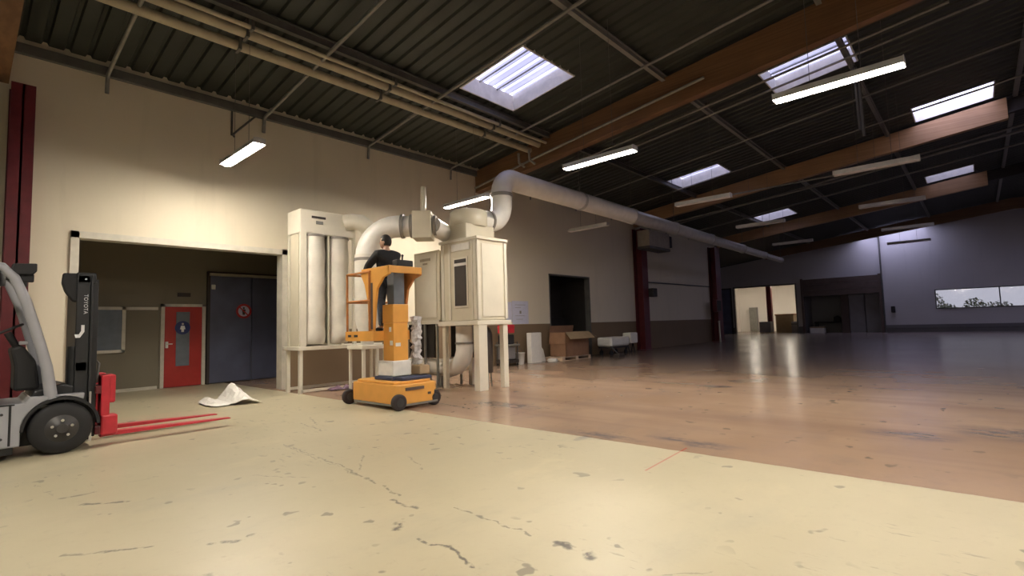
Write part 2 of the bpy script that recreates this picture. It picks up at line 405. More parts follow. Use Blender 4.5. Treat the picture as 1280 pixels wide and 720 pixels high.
# trapezoid roof sheet with ribs running up the slope
mb = MB(); P = .3
ys = sorted({YR, RIDGE, D + .22, YW + .2} | {s_[2] for s_ in SKY} | {s_[3] for s_ in SKY})
xs = []
x = XB
while x < XF - 1e-6:
    xs += [(x, 0), (x + .20, 0), (x + .225, .05), (x + .275, .05)]; x += P
xs.append((XF, 0))
for (xa, ha), (xb, hb) in zip(xs, xs[1:]):
    for ya, yb in zip(ys, ys[1:]):
        xm, ym = (xa + xb) / 2, (ya + yb) / 2
        if any(s_[0] < xm < s_[1] and s_[2] < ym < s_[3] for s_ in SKY): continue
        if ym > D + .22 and xm < 31.5: continue
        mb.add([(xa, ya, zr(ya) + ha), (xb, ya, zr(ya) + hb), (xb, yb, zr(yb) + hb), (xa, yb, zr(yb) + ha)], [[0, 1, 2, 3]])
struct(mb.build('ceiling', M['roof']), 'dark ribbed metal roof sheeting over the hall', 'ceiling')

SKL = ['large square rooflight near the cream pipes, nearest of all', 'rooflight just past the first timber beam, behind the long lit lamp',
       'brightest rooflight, above the warmly lit end of the second timber beam', 'rooflight over the white duct, before the second timber beam',
       'small distant rooflight over the far end of the white duct', 'dim distant rooflight beside the third timber beam end',
       'rooflight beside the end wall that washes it with blue daylight'] + ['unseen rooflight added on the far roof slope for fill daylight'] * 6
for s_, lab in zip(SKY, SKL):
    x0, x1, y0, y1 = s_
    t = thing('skylight', ((x0 + x1) / 2, (y0 + y1) / 2, zr((y0 + y1) / 2)), lab, 'skylight', 'rooflights in the ribbed roof')
    h = .38
    mb = MB()
    for (xa, xb, ya, yb) in [(x0 - .03, x0, y0, y1), (x1, x1 + .03, y0, y1), (x0 - .03, x1 + .03, y0 - .03, y0), (x0 - .03, x1 + .03, y1, y1 + .03)]:
        mb.prism([(ya, zr(ya) - .02), (yb, zr(yb) - .02), (yb, zr(yb) + h), (ya, zr(ya) + h)], xa, xb, 'yz')
    mb.build('curb', M['white'], t)
    mb = MB(); nx = max(4, round((x1 - x0) / .3)); w = (x1 - x0) / nx
    for k in range(nx):
        prof = [(x0 + k * w, .0), (x0 + (k + .55) * w, .0), (x0 + (k + .7) * w, .06), (x0 + (k + .85) * w, .06), (x0 + (k + 1) * w, 0)]
        for (xa, ha), (xb, hb) in zip(prof, prof[1:]):
            mb.add([(xa, y0, zr(y0) + h + ha), (xb, y0, zr(y0) + h + hb), (xb, y1, zr(y1) + h + hb), (xa, y1, zr(y1) + h + ha)], [[0, 1, 2, 3]])
    mb.build('translucent_sheet', M['clearsheet' if SKY.index(s_) in (2, 6) else 'halfsheet' if SKY.index(s_) > 6 else 'sheet'], t)
    fr = MB()
    for xx in (x0 + (x1 - x0) / 3, x0 + 2 * (x1 - x0) / 3):
        fr.prism([(y0, zr(y0) + h - .06), (y1, zr(y1) + h - .06), (y1, zr(y1) + h - .03), (y0, zr(y0) + h - .03)], xx - .012, xx + .012, 'yz')
    fr.build('glazing_bar', M['lightsteel'], t)

# structure: timber beams, columns, purlins
def beam(x0, x1, dep, lab, m='glulam', cut=None):
    mb = MB()
    for ya, yb in (((RIDGE, D), (YR, RIDGE)) if cut is None else ((cut, D),)):
        mb.prism([(ya, zr(ya) - .12 - dep), (yb, zr(yb) - .12 - dep + (.12 if yb == D else 0)), (yb, zr(yb) - .12), (ya, zr(ya) - .12)], x0, x1, 'yz')
    return struct(mb.build('roof_beam', M[m]), lab, 'beam')
beam(.30, .52, .85, 'brown timber roof beam above the nearest red column')
beam(11.35, 11.57, .82, 'long orange brown timber beam crossing the roof, nearest one')
beam(21.66, 21.88, .66, 'second timber roof beam, its end lit warm by a rooflight', 'glulamlit', -1.1)
beam(32.15, 32.37, .66, 'third timber roof beam, far and partly lit', 'glulamlit', -.75)
for x_, c_, l_ in ((21.77, -1.1, 'second'), (32.26, -.75, 'third')):  # added dark pieces standing for the beams running on out of the light
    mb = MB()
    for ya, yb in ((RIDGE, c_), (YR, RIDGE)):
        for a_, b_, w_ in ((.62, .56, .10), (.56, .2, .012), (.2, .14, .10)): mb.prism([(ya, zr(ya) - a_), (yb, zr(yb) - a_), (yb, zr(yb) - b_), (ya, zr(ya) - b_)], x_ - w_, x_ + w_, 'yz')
    struct(mb.build('unlit_beam_run', M['dark']), 'dark stand-in for the unlit stretch past the ' + l_ + ' timber beam end', 'beam stand-in')
beam(42.0, 42.22, .66, 'furthest timber roof beam before the end wall')
def column(x, w, y0, y1, lab, z1=None):
    z1 = z1 or zr(D) - .8
    mb = MB(); mb.box(x - w / 2, x + w / 2, y0, y0 + .03, 0, z1); mb.box(x - w / 2, x + w / 2, y1 - .03, y1, 0, z1); mb.box(x - .015, x + .015, y0, y1, 0, z1)
    mb.box(x - w / 2 - .05, x + w / 2 + .05, y0 - .05, y1 + .0, 0, .03)
    t = struct(mb.build('wall_column', M['redsteel']), lab, 'column'); return t
column(.68, .30, 11.35, 11.78, 'dark red steel column behind the forklift', 5.5)
column(21.75, .55, 11.35, 11.78, 'dark red steel column under the beige heater')
column(30.9, .75, 11.35, 11.78, 'furthest dark red steel column at the end of the cream wall')
# wall plate along the top of the long wall
struct(MB().box(XB, 31.5, D - .10, D - .005, 6.16, 6.34, .01).build('trim_1', M['steel']), 'grey steel plate along the top of the cream wall', 'trim')
for y, w, hgt in ((8.72, .10, .18), (5.2, .10, .16), (1.9, .10, .16), (-1.3, .10, .16), (-5., .1, .16), (-9, .1, .16)):
    sg = .12 if y > RIDGE else -.12
    z = zr(y)
    mb = MB().box(XB, XF, y - w / 2, y + w / 2, z - .03 - hgt, z - .03 - hgt + .02).box(XB, XF, y - .012, y + .012, z - .03 - hgt, z - .035).box(XB, XF, y - w / 2, y + w / 2, z - .06, z - .04)
    struct(mb.build('roof_purlin', M['steel' if y > 8 else 'purlin']), 'steel purlin running the length of the roof, ' + {8.72: 'beside the cream pipes', 5.2: 'second from the cream wall', 1.9: 'third from the cream wall', -1.3: 'fourth from the cream wall', -5.: 'just past the ridge', -9: 'furthest from the cream wall'}[y], 'purlin')
bars = [(1.82, .035), (4.66, .038), (7.36, .035), (10.25, .03), (14.05, .03), (16.9, .03), (19.6, .03), (25., .04), (27.8, .04)]
BL = ['thin grey roof bar nearest the red column, hooked at the wall', 'thin grey roof bar above the lamp on the cream wall', 'thin grey roof bar crossing the pipes before the large rooflight',
      'thin grey roof bar just before the first timber beam', 'first thin roof bar past the first timber beam', 'second thin roof bar past the first timber beam',
      'third thin roof bar past the first timber beam', 'first thin roof bar past the second timber beam', 'second thin roof bar past the second timber beam']
for (x, r), lab in zip(bars, BL):
    y1 = 11.72
    pts = [(x, RIDGE, zr(RIDGE) - .27), (x, y1 - .05, zr(y1) - .27), (x, y1, zr(y1) - .33), (x, y1 + .02, zr(y1) - .62)]
    mb = MB().tube(pts, r, 8)
    struct(mb.build('roof_bar', M['lightsteel']), lab, 'roof bar')

# alcove behind the wide opening
y2 = 15.
struct(MB().box(.3, 7.2, y2, y2 + .2, 0, 3.6).build('wall_alcove_back', M['alcove']), 'dim khaki wall at the back of the alcove', 'wall')
struct(MB().box(.1, .3, D + .22, y2 + .2, 0, 3.6).build('wall_alcove_left', M['alcove']), 'side wall of the alcove behind the forklift mast', 'wall')
struct(MB().box(7.2, 7.4, D + .22, y2 + .2, 0, 3.6).build('wall_alcove_right', M['alcove']), 'hidden side wall of the alcove', 'wall')
struct(MB().box(.1, 7.4, D + .22, y2 + .2, 3.6, 3.7).build('ceiling_alcove', M['alcove']), 'ceiling of the alcove', 'ceiling')
mb = MB()
for (a, b_, c, d) in ((OP[0] - .02, OP[0] + .10, 0, 3.20), (OP[1] - .10, OP[1] + .02, 0, 3.20)): mb.box(a, b_, D - .04, D + .24, c, d)
mb.box(OP[0] - .02, OP[1] + .02, D - .04, D + .24, 3.08, 3.20)
struct(mb.build('trim_2', M['trimwhite']), 'off white frame around the wide alcove opening', 'trim')
struct(MB().box(2.55, 3.45, y2 - .06, y2, 0, .07).build('baseboard_alcove', M['trimwhite']), 'pale base strip beside the red door in the alcove', 'baseboard')
struct(MB().box(2.75, 3.45, y2 - .03, y2, 1.93, 2.0).build('trim_3', M['trimwhite']), 'pale rail on the alcove wall beside the window', 'trim')
# alcove window
t = thing('window_1', (2.4, y2 - .03, .9), 'small dark window with pale frame behind the forklift mast', 'window', kind='structure')
mb = MB(); wx0, wx1, wz0, wz1 = 1.75, 2.80, .92, 2.0
mb.box(wx0, wx1, y2 - .05, y2, wz1 - .07, wz1).box(wx0, wx1, y2 - .05, y2, wz0, wz0 + .07).box(wx0, wx0 + .07, y2 - .05, y2, wz0, wz1).box(wx1 - .07, wx1, y2 - .05, y2, wz0, wz1)
mb.build('window_frame', M['trimwhite'], t)
MB().box(wx0 + .06, wx1 - .06, y2 - .03, y2 - .005, wz0 + .06, wz1 - .06).build('pane', M['doorglass'], t)
# red door
t = thing('door_1', (3.99, y2, 0), 'red door with a narrow glass strip in the alcove', 'door', kind='structure')
MB().box(3.58, 4.41, y2 - .06, y2 - .01, .01, 2.01, .006).build('door_leaf', M['reddoor'], t)
mb = MB().box(3.50, 3.58, y2 - .08, y2, 0, 2.08).box(4.41, 4.49, y2 - .08, y2, 0, 2.08).box(3.5, 4.49, y2 - .08, y2, 2.01, 2.08)
mb.build('door_frame', M['trimwhite'], t)
MB().box(3.83, 4.13, y2 - .068, y2 - .055, .52, 1.88, .004).build('glass_strip', M['doorglass'], t)
MB().box(3.60, 3.66, y2 - .10, y2 - .06, .98, 1.14, .01).tube([(3.63, y2 - .1, 1.08), (3.63, y2 - .13, 1.08), (3.74, y2 - .13, 1.08)], .012, 8).build('door_handle', M['white'], t)
# blue round sign with a white walking figure
t = thing('door_sign', (3.97, y2 - .075, 1.48), 'blue round sign with white figure on the red door', 'sign')
MB().lathe([(.17, 0), (.17, .008)], (3.97, y2 - .07, 1.48), (0, -1, 0), 28, False).build('sign_disc', M['signblue'], t)
mb = MB(); yy = y2 - .0815
mb.lathe([(.026, 0), (.026, .003)], (3.97, yy, 1.575), (0, -1, 0), 14, False)
mb.prism([(3.93, 1.53), (4.01, 1.53), (4.03, 1.44), (4.0, 1.44), (3.995, 1.37), (3.975, 1.37), (3.97, 1.43), (3.965, 1.37), (3.945, 1.37), (3.94, 1.44), (3.91, 1.44)], yy - .003, yy, 'xz')
mb.build('pictogram', M['letter'], t)
tag(MB().box(3.86, 4.15, y2 - .03, y2, 2.27, 2.37, .004).build('door_plate', M['signdark']), 'small dark plate on the wall above the red door', 'sign')
# large grey door
t = thing('door_2', (5.55, y2, 0), 'large blue grey industrial door in the alcove', 'door', kind='structure')
MB().box(4.58, 5.62, y2 - .09, y2 - .03, .02, 2.86, .01).build('door_leaf', M['greydoor'], t)
MB().box(5.64, 6.70, y2 - .09, y2 - .03, .02, 2.86, .01).build('door_leaf', M['greydoor'], t)
mb = MB().box(4.52, 4.58, y2 - .12, y2, 0, 2.95).box(6.7, 6.78, y2 - .12, y2, 0, 2.95).box(4.52, 6.78, y2 - .12, y2, 2.88, 2.95)
mb.build('door_frame', M['signdark'], t)
MB().box(4.55, 6.75, y2 - .2, y2 - .12, 2.83, 2.90, .01).build('door_track', M['creampipe'], t)
t = thing('prohibition_sign', (5.42, y2 - .1, 1.9), 'round red ring prohibition sign on the grey door', 'sign')
mb = MB(); R0, R1, k = .20, .145, 36
vs = []
for i in range(k):
    a = 2 * PI * i / k
    for r_ in (R0, R1): vs.append((5.42 + r_ * math.cos(a), y2 - .100, 1.9 + r_ * math.sin(a)))
    for r_ in (R0, R1): vs.append((5.42 + r_ * math.cos(a), y2 - .091, 1.9 + r_ * math.sin(a)))
fs = []
for i in range(k):
    a, b_ = 4 * i, 4 * ((i + 1) % k)
    fs += [[a, a + 1, b_ + 1, b_], [a + 1, a + 3, b_ + 3, b_ + 1], [a, b_, b_ + 2, a + 2]]
mb.add(vs, fs); mb.box(5.42 - .15, 5.42 + .15, y2 - .101, y2 - .092, 1.885, 1.915, rot=roty(45)); mb.build('ring', M['signred'], t)
MB().lathe([(.15, 0), (.15, .004)], (5.42, y2 - .089, 1.9), (0, -1, 0), 28, False).build('sign_disc', M['paper'], t)
mb = MB().lathe([(.026, 0), (.026, .004)], (5.42, y2 - .094, 1.985), (0, -1, 0), 14, False)
mb.prism([(5.375, 1.95), (5.465, 1.95), (5.45, 1.80), (5.39, 1.80)], y2 - .098, y2 - .094, 'xz'); mb.build('pictogram', M['signdark'], t)
tag(MB().box(4.60, 4.70, y2 - .13, y2 - .09, 2.47, 2.60, .012).build('door_glint', M['white']), 'small white block painting a lamp glint on the grey door', 'box')  # white block stands in for a lamp's reflection on the door

# doorway further along the long wall: dark room behind
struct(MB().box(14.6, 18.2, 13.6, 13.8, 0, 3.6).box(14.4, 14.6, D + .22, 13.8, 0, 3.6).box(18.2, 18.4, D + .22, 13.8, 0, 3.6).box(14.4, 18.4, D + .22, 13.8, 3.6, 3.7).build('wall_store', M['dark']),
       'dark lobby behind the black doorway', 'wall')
struct(MB().box(DR[0] - .02, DR[0] + .03, D - .015, D + .23, 0, 3.20).box(DR[1] - .02, DR[1] + .02, D - .015, D + .23, 0, 3.20).box(DR[0] - .02, DR[1] + .02, D - .015, D + .23, 3.15, 3.20).build('trim_4', M['steel']),
       'thin pale frame of the dark doorway', 'trim')
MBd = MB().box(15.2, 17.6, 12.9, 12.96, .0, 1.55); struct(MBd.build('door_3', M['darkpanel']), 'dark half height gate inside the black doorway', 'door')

# ------------------------------------------------------------------ far wall fittings
t = thing('door_4', (XF, 7.8, 0), 'wide brown sectional door half open in the end wall', 'door', kind='structure')
mb = MB()
for k in range(3): mb.box(XF - .08, XF - .02, BD[0] + .02, BD[1] - .02, 2.93 + k * .45, 2.93 + k * .45 + .44, .012)
mb.build('shutter', M['brownboard'], t)
MB().box(XF - .12, XF + .2, BD[0] - .12, BD[0] + .05, 0, 4.35).box(XF - .12, XF + .2, BD[1] - .05, BD[1] + .12, 0, 4.35).build('door_frame', M['brownboard'], t)
MB().box(XF + .5, XF + .8, 7.35, 7.85, 0, 2.93).build('post', M['brownboard'], t)
MB().box(XF + .55, XF + .65, 5.28, 6.28, 0, 2.9, .02).build('door_leaf', M['greypanel'], t)
MB().box(XF + .55, XF + .65, 6.33, 7.33, 0, 2.9, .02).build('door_leaf', M['greypanel'], t)
# rooms behind the end wall
struct(MB().box(49., 49.2, 4.6, 10.5, 0, 4.6).box(46.2, 49.2, 4.4, 4.6, 0, 4.6).box(46.2, 49.2, 10.4, 10.6, 0, 4.6).box(46.2, 49.2, 4.4, 10.6, 4.5, 4.6).build('wall_bay', M['dimroom']),
       'dim loading bay walls behind the sectional door', 'wall')
struct(MB().box(54.2, 54.4, 10.6, 18.2, 0, 4.6).box(46.2, 54.4, 18., 18.2, 0, 4.6).box(49.2, 54.4, 10.4, 10.6, 0, 4.6).box(46.2, 54.4, 10.4, 18.2, 4.5, 4.6).build('wall_side_room', M['whiteroom']),
       'bright white walls of the lit side room', 'wall')
struct(MB().box(XF - .06, XF + .2, LD[0] - .1, LD[0], 0, 4.05).box(XF - .06, XF + .2, LD[1], LD[1] + .1, 0, 4.05).box(XF - .06, XF + .2, LD[0], LD[1], LD[3], LD[3] + .1).build('trim_5', M['steel']),
       'dark frame of the brightly lit doorway', 'trim')
column(48.6, .34, 13.35, 13.75, 'red steel column standing in the lit side room', 4.5)
for yy_ in (12.4, 15.4):
    t = thing('strip_lamp', (49.8, yy_, 4.3), 'lit strip lamp on the ceiling of the bright side room', 'lamp', 'strip lamps in the lit side room')
    MB().box(49.0, 50.6, yy_ - .1, yy_ + .1, 4.38, 4.499, .01).build('housing', M['housing'], t)
    MB().box(49.02, 50.58, yy_ - .09, yy_ + .09, 4.3, 4.38, .02).build('diffuser', M['tube_room'], t)
t = thing('crate', (47.5, 13.6, 0), 'grey crate at the foot of the red column in the side room', 'crate')
MB().box(47.1, 47.9, 13.15, 14.05, .08, 1.0, .02).build('body', M['greypanel'], t)
mb = MB()
for k in range(3): mb.box(47.1, 47.9, 13.2 + k * .35, 13.3 + k * .35, 0, .08)
mb.build('runner', M['palletwood'], t)
t = thing('cardboard_box', (48.6, 12.3, 0), 'big tan cardboard box in the lit doorway', 'box')
MB().box(48.1, 49.1, 11.6, 13.0, 0, 1.55, .015).build('body', M['cardlight'], t)
MB().box(48.05, 49.15, 11.55, 13.05, 1.5, 1.62, .02).build('lid', M['cardboard'], t)
t = thing('equipment_case', (47.6, 11.35, 0), 'low dark case at the edge of the lit doorway', 'case')
MB().box(47.3, 47.9, 11.1, 11.6, 0, .95, .03).build('body', M['greypanel'], t)
MB().box(47.29, 47.91, 11.09, 11.61, .72, .78, .01).build('lid_band', M['dark'], t)
t = thing('locker', (53.6, 16.4, 0), 'tall grey locker against the back of the side room', 'cabinet')
MB().box(53.7, 54.15, 16.2, 16.9, .05, 2.4, .01).build('body', M['greypanel'], t)
MB().box(53.67, 53.70, 16.23, 16.87, .1, 2.35, .006).build('door', M['lightsteel'], t)
# clutter in the dim bay
t = thing('pale_carton', (46.9, 9.6, 0), 'pale low carton just inside the half open door', 'box')
MB().box(46.6, 47.2, 9.1, 10.1, 0, .45, .01).build('body', M['film'], t); MB().box(46.58, 47.22, 9.08, 10.12, .40, .50, .01).build('lid', M['cardlight'], t)
t = thing('workbench', (48.2, 8.9, 0), 'dark bench with clutter inside the dim bay', 'bench')
MB().box(47.8, 48.7, 8.0, 10.0, .8, .88, .01).build('top', M['darkpanel'], t)
for a in (47.85, 48.58):
    for b_ in (8.05, 9.88): MB().box(a, a + .07, b_, b_ + .07, 0, .8).build('leg', M['dark'], t)
tag(MB().prism([(8.2, .88), (8.7, .88), (8.65, 1.25), (8.4, 1.35), (8.22, 1.15)], 48.0, 48.5, 'yz', .02).build('tool_bag', M['dark']), 'dark lumpy bag on the bench in the bay', 'bag')
# dark door left of the lit doorway
t = thing('door_5', (XF, 16.35, 0), 'narrow dark door between the far column and the lit doorway', 'door', kind='structure')
MB().box(XF - .08, XF - .02, SD[0], SD[1], .01, SD[3], .01).build('door_leaf', M['greydoor'], t)
MB().box(XF - .1, XF, SD[0] - .1, SD[0], 0, 4.).box(XF - .1, XF, SD[1], SD[1] + .1, 0, 4.).box(XF - .1, XF, SD[0], SD[1], SD[3], 4.).build('door_frame', M['dark'], t)
# window strip and what lies outside
t = thing('window_2', (XF, -.7, 1.6), 'long low window strip in the end wall', 'window', kind='structure')
mb = MB().box(XF - .03, XF + .15, WN[0], WN[1], WN[2], WN[2] + .06).box(XF - .03, XF + .15, WN[0], WN[1], WN[3] - .06, WN[3])
for yy_ in (WN[0], -1.15, WN[1] - .06): mb.box(XF - .03, XF + .15, yy_, yy_ + .06, WN[2], WN[3])
mb.build('window_frame', M['steel'], t)
for a, b_ in ((WN[0] + .06, -1.15), (-1.09, WN[1] - .06)): MB().box(XF + .06, XF + .07, a, b_, WN[2] + .06, WN[3] - .06).build('pane', M['glass'], t)
for i, (xx, yy_, h_, w_, lab) in enumerate([(58, 1.9, 2.15, .8, 'small round bush outside the window strip'), (60, .2, 2.6, .9, 'taller bush outside the window strip'),
                                           (59, -1.3, 2.25, 1.1, 'broad bush outside beyond the window bar'), (61, 3.0, 3.3, .9, 'tallest bush outside the window strip')]):
    t = thing('bush', (xx, yy_, 0), lab, 'bush', 'bushes outside the window')
    mb = MB(); rr = random.Random(i)
    for k in range(260):
        a = rr.uniform(0, 2 * PI); e = rr.uniform(-.3, 1); q = rr.uniform(.55, 1.)
        c = Vector((xx + w_ * q * math.cos(a) * math.sqrt(max(0, 1 - e * e)), yy_ + w_ * q * math.sin(a) * math.sqrt(max(0, 1 - e * e)), h_ * .55 + e * h_ * .45 * q))
        d = Vector((rr.uniform(-1, 1), rr.uniform(-1, 1), rr.uniform(-1, 1))).normalized(); o_ = d.orthogonal().normalized()
        s1 = .13; mb.add([c + d * s1, c + o_ * s1 * .5, c - d * s1, c - o_ * s1 * .5], [[0, 1, 2, 3]])
    mb.build('foliage', M['leaf'], t)
    MB().tube([(xx, yy_, 0), (xx, yy_, h_ * .6)], .06, 8).build('stem', M['palletwood'], t)
# wall services
struct(MB().tube([(XF - .06, 5.07, 0), (XF - .06, 5.07, 7.1)], .05, 8).build('trim_6', M['steel']), 'grey downpipe on the end wall beside the brown door', 'trim')
tag(MB().box(XF - .12, XF - .005, 4.42, 4.66, 1.45, 1.9, .02).build('switch_box', M['dark']), 'small dark box on the end wall beside the downpipe', 'switch box')
struct(MB().box(XF - .03, XF, YR, 5.2, .25, .33).build('baseboard_far', M['steel']), 'dark strip along the foot of the end wall', 'baseboard')
struct(MB().tube([(22.4, D - .04, 3.2), (30.4, D - .04, 3.27)], .03, 8).build('trim_7', M['steel']), 'thin dark conduit along the cream wall between two red columns', 'trim')
tag(MB().tube([(30.5, 11.3, 0), (30.45, 11.3, 1.15)], .05, 8).sphere((30.45, 11.3, 1.17), .06).build('bollard', M['trimwhite']), 'slim pale post before the furthest red column', 'post')
t = thing('extinguisher_box', (29.9, 11.3, 1.85), 'dark red box hung on the furthest red column', 'box')
MB().box(29.75, 30.6, 11.12, 11.36, 1.75, 2.45, .02).build('body', M['redsteel'], t); MB().box(29.80, 30.40, 11.10, 11.125, 1.8, 2.4, .006).build('door', M['dark'], t)
tag(MB().box(21.98, 22.4, 11.1, 11.36, 2.45, 2.85, .03).build('alarm_box', M['dark']), 'small dark box on the side of the middle red column', 'box')
# heater on the middle column
t = thing('unit_heater', (22.3, 11.0, 4.75), 'beige box heater hung high on the middle red column', 'heater')
MB().box(21.05, 23.1, 10.7, 11.3, 4.72, 5.45, .02).build('casing', M['heater'], t)
MB().box(21.03, 23.12, 10.68, 11.32, 4.60, 4.72, .02).build('outlet', M['steel'], t)
MB().box(23.1, 23.6, 10.8, 11.25, 4.85, 5.4, .03).build('fan_housing', M['dark'], t)
MB().box(21.5, 21.56, 11.3, 11.36, 4.8, 5.5).build('bracket', M['steel'], t); MB().box(22.6, 22.66, 11.3, 11.8, 4.8, 5.5).build('bracket', M['steel'], t)

# ------------------------------------------------------------------ pipes and roof services
def pipe(name, pts, r, m, lab, cat, clips=None, grp=None):
    t = thing(name, pts[0], lab, cat, grp); MB().tube(pts, r, 12).build('pipe_run', m, t)
    for p in clips or []: MB().box(p[0] - .025, p[0] + .025, p[1] - r - .02, p[1] + r + .02, p[2] - r - .015, zr(p[1]) - .03).build('hanger', M['steel'], t)
    return t
def run(y, dz): z = zr(y) - dz; return [(XB + .1, y, z), (11.36, y, z)]
cl = lambda y, dz, xs_: [(a, y, zr(y) - dz) for a in xs_]
pipe('cream_pipe', run(9.45, .30), .085, M['creampipe'], 'thick cream pipe under the roof, the one nearest the wall', 'pipe', cl(9.45, .3, (-2, 3.3, 6.2, 9.4)), 'cream pipes under the roof')
pipe('cream_pipe', run(9.10, .26), .085, M['creampipe'], 'thick cream pipe under the roof, middle of the three', 'pipe', cl(9.10, .26, (-2, 3.3, 6.2, 9.4)), 'cream pipes under the roof')
pipe('cream_pipe', run(8.84, .30), .04, M['creampipe'], 'thin cream pipe under the roof beside the steel purlin', 'pipe', cl(8.84, .3, (-2, 3.3, 6.2, 9.4)), 'cream pipes under the roof')
pipe('conduit', [(11.25, 11.7, 5.75), (11.25, 9.2, 6.12), (11.25, 4.2, 6.75)], .035, M['lightsteel'], 'grey conduit along the face of the first timber beam', 'conduit')
for y, lab in ((9.55, 'first short drop pipe from the cream pipes to the beam conduit'), (9.15, 'second short drop pipe from the cream pipes to the beam conduit')):
    tag(MB().tube([(10.95, y, 6.28), (10.97, y, 6.0), (11.2, y, 5.93)], .035, 8).build('drop_pipe', M['lightsteel']), lab, 'pipe')
for k, (x, ya, yb, z) in enumerate([(12.35, 9.3, 1.0, .42), (13.1, 8.9, 0., .42)]):
    pipe('conduit', [(x, ya, zr(ya) - z), (x, yb, zr(yb) - z)], .03, M['lightsteel'], ['first', 'second'][k] + ' thin conduit just behind the first timber beam', 'conduit')
for k, (x, lab) in enumerate([(14.9, 'dim vertical hanger rod beside the long lit lamp'), (15.5, 'second dim hanger rod behind the long lit lamp')]):
    tag(MB().tube([(x, 1.85, zr(1.85) - .15), (x + .15, 1.85, 5.9)], .035, 8).build('hanger_rod', M['steel']), lab, 'rod')
pipe('conduit', [(20.6, 8., 6.2), (20.6, 4., 6.2), (20.8, 1.5, 6.2)], .03, M['lightsteel'], 'thin conduit hung before the second timber beam', 'conduit')
pipe('conduit', [(22.5, 11.5, 5.75), (22.4, 3., 6.45), (22.4, -2, 7.0)], .04, M['lightsteel'], 'conduit along the foot of the second timber beam', 'conduit')
# bracket on the wall by the near lamp
t = thing('cable_bracket', (4.25, 11.6, 5.7), 'small triangular grey bracket on the wall above the lamp', 'bracket')
MB().tube([(4.0, 11.785, 6.2), (4.0, 11.785, 5.62)], .022, 8).build('upright', M['steel'], t); MB().tube([(3.95, 11.5, 5.5), (4.0, 11.72, 5.62), (4.5, 11.72, 6.2)], .022, 8).build('brace', M['steel'], t)

# strip lamps: emitting diffuser under an opaque white housing
def lamp(x, y0, y1, lit, lab, z=4.55):
    t = thing('strip_lamp', (x, (y0 + y1) / 2, z), lab, 'lamp', 'strip lamps hung in the hall')
    MB().prism([(x - .105, z - .052), (x - .06, z + .055), (x + .06, z + .055), (x + .105, z - .052), (x + .098, z - .052), (x + .055, z + .045), (x - .055, z + .045), (x - .098, z - .052)], y0 - .03, y1 + .03, 'xz').box(x - .10, x + .10, y0 - .03, y0 - .02, z - .048, z + .05).box(x - .10, x + .10, y1 + .02, y1 + .03, z - .048, z + .05).build('housing', M['housing'], t)
    mb = MB(); pr = [(x + .080 * math.cos(a), z - .010 + .055 * math.sin(a)) for a in [PI + PI * i / 10 for i in range(11)]]
    mb.prism(pr, y0, y1, 'xz'); mb.build('diffuser', M['tube'] if lit else M['tubeoff'], t)
    for yy_ in (y0 + .44, y1 - .45): MB().tube([(x, yy_, z + .05), (x, yy_, zr(yy_) + .03)], .004, 6).build('suspension_rod', M['steel'], t)
LAMPS = [(3.43, 8.84, 10.4, 1, 'lit strip lamp on the left, close to the cream wall'), (8.9, 8.84, 10.4, 1, 'lit strip lamp behind the booth ducting'),
         (8.52, 4.56, 6.12, 1, 'lit strip lamp above the start of the white duct'), (8.15, .5, 2.0, 1, 'long bright strip lamp overlapping a rooflight'),
         (13.5, .7, 2.2, 0, 'unlit pinkish strip lamp under the second timber beam'), (13.66, 4.6, 6.05, 0, 'unlit strip lamp above the middle of the white duct'),
         (18.3, .9, 2.4, 0, 'unlit strip lamp by the third timber beam'), (18.7, 4.6, 6.1, 0, 'unlit strip lamp near the far end of the white duct'),
         (14.5, 8.84, 10.35, 0, 'unlit strip lamp against the grey part of the long wall'), (28.9, 1.35, 2.85, 0, 'unlit strip lamp dark against the blue lit end wall'),
         (24.5, 5., 6.5, 0, 'distant unlit strip lamp before the end wall'), (24., 1.0, 2.5, 0, 'distant unlit strip lamp below the third beam end')]
for a in LAMPS: lamp(*a)
for x, y in ((3.2, .7), (-1.7, 4.2), (3.2, -3.8)):
    lamp(x, y, y + 1.55, 1, 'lit strip lamp hung over the near part of the hall')

# ------------------------------------------------------------------ white duct along the hall
t = thing('overhead_duct', (8.0, 8.3, 3.8), 'long white round duct rising from the booth and running down the hall', 'duct')
pts = [(7.6, 8.3, 3.70), (8.35, 8.3, 3.72)] + arc((8.35, 8.3, 4.22), .5, -90, 0, 'xz', 8) + [(8.85, 8.3, 4.45)]
MB().tube(pts, .25, 24).build('lower_elbow', M['duct'], t)
pts = [(8.85, 8.3, 4.42)] + arc((9.25, 8.3, 4.48), .40, 180, 95, 'xz', 8) + [(9.5, 8.3, 4.86)]
MB().tube(pts, .25, 24).build('upper_elbow', M['duct'], t)
segs = [(9.42, .25), (12.2, .25), (15.2, .235), (18.4, .22), (22., .20), (26., .17), (29.5, .14), (32.5, .11)]
for i, ((xa, ra), (xb, rb)) in enumerate(zip(segs, segs[1:])):
    za, zb = 4.86 - .0088 * (xa - 9.42), 4.86 - .0088 * (xb - 9.42)
    MB().tube([(xa, 8.3, za), (xb - .05, 8.3, zb)], ra, 24).build('duct_length', M['duct'] if i < 2 else M['ductgrey'], t)
    MB().tube([(xb - .08, 8.3, zb), (xb + .03, 8.3, zb)], ra + .018, 24).build('joint_band', M['ductgrey'], t)
    MB().tube([(xb - .02, 8.3, zb + ra), (xb - .02, 8.3, zr(8.3) - .03)], .01, 6).build('hanger', M['steel'], t)
MB().lathe([(.27, -.04), (.27, .04)], (8.85, 8.3, 4.43), (0, 0, 1), 24).build('joint_band', M['seal'], t)
MB().lathe([(.27, -.03), (.27, .03)], (8.35, 8.3, 3.72), (1, 0, 0), 24).build('joint_band', M['seal'], t)

